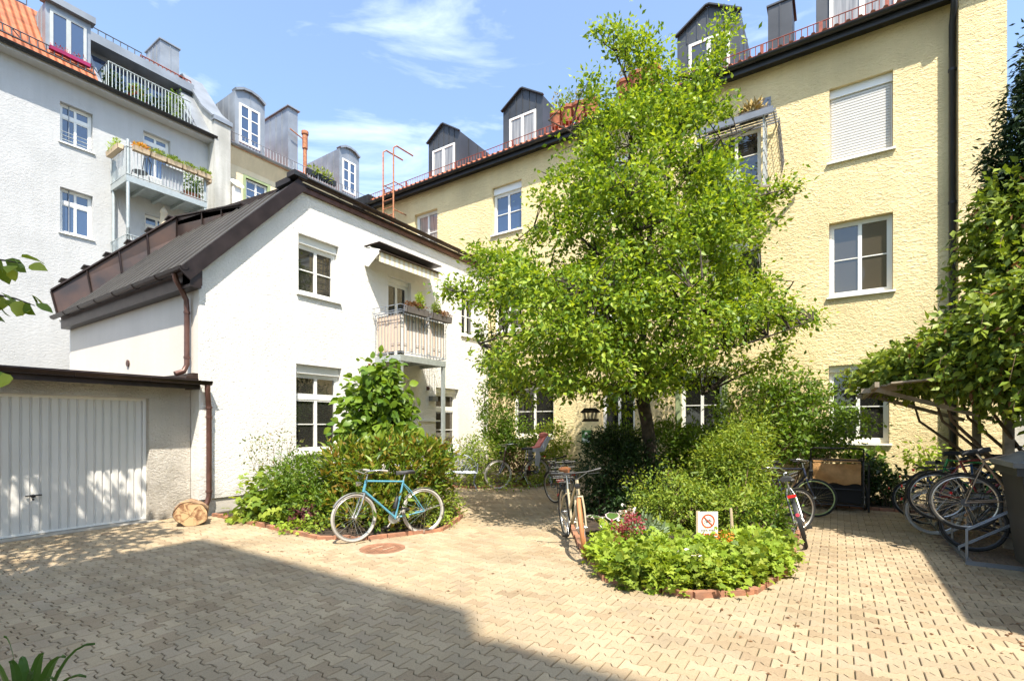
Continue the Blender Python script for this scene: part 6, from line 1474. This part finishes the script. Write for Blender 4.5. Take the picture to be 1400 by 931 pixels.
# ---- bike shelter
sh = empty('bike_shelter', (1.9, 10, 0), 0, 'weathered wooden shelter roof over the bike rack under the climbing plant', 'shelter')
s = MB()
for i in range(11):
    y = 8.35+i*.27; x0 = .62-.27*min(1, i/6)+random.uniform(-.03, .03); s.prism([(x0-1.9, y-10, 2.20+.0), (1.6, y-10, 2.42), (1.6, y-10+.25, 2.42), (x0-1.9, y-10+.25, 2.20)], (0, 0, .022))
s.build('roof_planks', 'wood_grey', sh, True)
s = MB(); s.beam((-1.45, -1.7, 2.19), (-1.5, 1.3, 2.15), .05, .07); s.beam((-.6, -1.7, 2.24), (-.6, 1.3, 2.24), .05, .07)
for y in (-.9, .9): s.beam((-1.4, y, 2.16), (-.15, y, 1.72), .04, .06); s.beam((-1.6, y, 2.15), (1.5, y, 2.36), .05, .07)
s.build('beams', 'wood_grey', sh, True)
for x, y in ((.0, -.9), (.0, .9), (1.4, -1.6), (1.4, 1.2)): s = MB(); s.box(x-.05, x+.05, y-.05, y+.05, 0, 2.25); s.build('post', 'wood_grey', sh, True)
# ---- bench
bp0 = G(632, 668); be = empty('garden_bench', (-8.0, 9.45, 0), R(40), 'curved grey metal garden bench against the white wall', 'bench')
bw = .55
s = MB()
for t in range(9): 
    y = -.21+.05*t; s.tube([(-bw, y, .44), (-.2, y, .43), (.2, y, .43), (bw, y, .44)], .009, 5)
s.tube([(-bw, -.22, .44), (bw, -.22, .44), (bw, .22, .44), (-bw, .22, .44)], .016, 6, closed=True); s.build('seat', 'grey_iron', be)
s = MB(); arc = [(-bw*math.cos(math.pi*k/14), .25+.05*math.sin(math.pi*k/14), .46+.44*math.sin(math.pi*k/14)**.8) for k in range(15)]
s.tube(arc, .016, 6)
for k in range(1, 14): s.tube([(arc[k][0]*.55, .23, .46), arc[k]], .008, 5)
arc2 = [(x*.55, y, .46+(z-.46)*.55) for x, y, z in arc]; s.tube(arc2, .01, 5); s.build('backrest', 'grey_iron', be)
for sx in (-1, 1):
    s = MB(); s.tube([(sx*bw, .24, .46), (sx*(bw+.02), .05, .66), (sx*(bw+.02), -.2, .64), (sx*bw, -.22, .44)], .013, 6); s.build('armrest', 'grey_iron', be)
    for sy in (-.2, .22): s = MB(); s.tube([(sx*(bw-.02), sy, .44), (sx*(bw-.08), sy*.9, .2), (sx*(bw+.01), sy*1.15, .0)], .014, 6); s.build('leg', 'grey_iron', be)
# ---- no cycling sign
sp_ = P(968, 716, 6.0); sg = empty('no_cycling_sign', (sp_.x, sp_.y, 0), 0, 'white sign with red ringed crossed out bicycle in the island bed', 'sign')
sg.rotation_euler = (0, 0, math.atan2(RT.y, RT.x)+R(4)); zc = sp_.z
s = MB(); s.prism([(-.125, 0, zc-.16), (.125, 0, zc-.16), (.125, 0, zc+.15), (-.125, 0, zc+.15)], (0, .006, 0)); s.build('panel', 'sign_white', sg, True)
s = MB(); s.prism([(-.145, .007, zc-.18), (-.10, .007, zc-.18), (-.10, .007, zc+.16), (-.145, .007, zc+.16)], (0, .01, 0)); s.build('backing_board', 'planter_wood', sg, True)
s = MB(); s.tube([(0, .03, 0), (0, .03, zc+.1)], .015, 6); s.build('post', 'wood_grey', sg)
s = MB(); zr = zc+.035; n = 32
for i in range(n):
    a0, a1 = 2*math.pi*i/n, 2*math.pi*(i+1)/n; s.add([(math.cos(a0)*.068, -.002, zr+math.sin(a0)*.068), (math.cos(a1)*.068, -.002, zr+math.sin(a1)*.068), (math.cos(a1)*.086, -.002, zr+math.sin(a1)*.086), (math.cos(a0)*.086, -.002, zr+math.sin(a0)*.086)], [(0, 1, 2, 3)])
s.beam((-.052, -.006, zr+.052), (.052, -.006, zr-.052), .012, .002, up=(0, 1, 0)); s.build('prohibition_ring', 'sign_red', sg, True)
s = MB()
for cx in (-.032, .032): s.tube([(cx+math.cos(2*math.pi*k/16)*.020, -.002, zr-.012+math.sin(2*math.pi*k/16)*.020) for k in range(16)], .0022, 4, closed=True)
for a, b in (((-.032, -.012), (-.012, .012)), ((-.012, .012), (.020, .014)), ((.0, -.012), (.020, .014)), ((-.032, -.012), (.0, -.012)), ((.0, -.012), (-.014, .018)), ((.032, -.012), (.018, .026)), ((.018, .026), (.028, .030)), ((-.02, .019), (-.006, .019))): s.tube([(a[0], -.002, zr+a[1]), (b[0], -.002, zr+b[1])], .0022, 4)
s.build('bicycle_symbol', 'sign_dark', sg)
s = MB()
for k in range(9): 
    if k != 4: s.box(-.09+.02*k, -.076+.02*k, -.003, -.001, zc-.085, zc-.072)
s.build('text_line', 'sign_dark', sg, True)
s = MB()
for k in range(7): s.box(-.11+.033*k, -.085+.033*k, -.003, -.001, zc-.145, zc-.115)
s.build('red_text_line', 'sign_red', sg, True)
# ---- weathered stake beside the sign
c = G(1006, 770); st_ = P(1000, 705, 6.0); s = MB(); s.tube([(0, 0, 0), (.01, .01, .3), (-.01, .02, .62)], [.02, .022, .016], 7); o = s.build('wooden_stake', 'planter_wood'); o.location = (st_.x, st_.y, 0); tag(o, 'pale weathered wooden stake right of the no cycling sign', 'stake')
# ---- bird feeder hanging from the tree
bf_ = P(807, 568, 8.9); bd = empty('bird_feeder', bf_, R(33), 'small wooden bird feeder house hanging below the tree crown', 'bird feeder')
s = MB(); s.prism([(-.17, -.10, .05), (.17, -.10, .05), (.11, 0, .12), (-.11, 0, .12)], (0, .0, .015)); s.prism([(-.17, .10, .05), (.17, .10, .05), (.11, 0, .12), (-.11, 0, .12)], (0, .0, .015)); s.build('roof', 'bark', bd, True)
s = MB(); s.box(-.14, .14, -.09, .09, -.11, -.09); s.box(-.14, .14, -.092, -.08, -.09, -.06); s.build('tray', 'bark', bd, True)
for x in (-.11, -.04, .04, .11): s = MB(); s.beam((x*.75, -.07, -.09), (x, -.07, .06), .014, .014); s.beam((x*.75, .07, -.09), (x, .07, .06), .014, .014); s.build('slat', 'bark', bd, True)
s = MB(); s.tube([(0, 0, .13), (0, 0, .62)], .004, 4); s.build('cord', 'iron', bd)

# ---- fallen leaves and twigs on the paving
fl = []
for (x0, x1, y0, y1, n_) in ((-.4, 1.4, 4.6, 11.5, 110), (-3.2, -.2, 3.6, 5.0, 40), (-9.2, -5, 3.4, 4.6, 30), (1.0, 1.6, 7.6, 11.4, 60), (-7, -3, 6, 10, 40)):
    fl.append(np.stack([rng.uniform(x0, x1, n_), rng.uniform(y0, y1, n_), np.full(n_, .004)], axis=1))
fl = np.concatenate(fl); fl = np.array([p for p in fl if not any(inside(p, b) for b in (BED_L, BED_I, BED_C, BED_R))])
v, f = leaf_geo(fl, unit(np.stack([rng.normal(size=len(fl)), rng.normal(size=len(fl)), np.full(len(fl), .05)], axis=1)), .04, 'oval', 8, 0, .05); v[:, 2] = np.maximum(v[:, 2], .003)
o = tmesh('fallen_leaves', v, f, 'leaf_brown', None); tag(o, 'scattered dry leaves lying on the paving', 'leaves', kind='stuff')
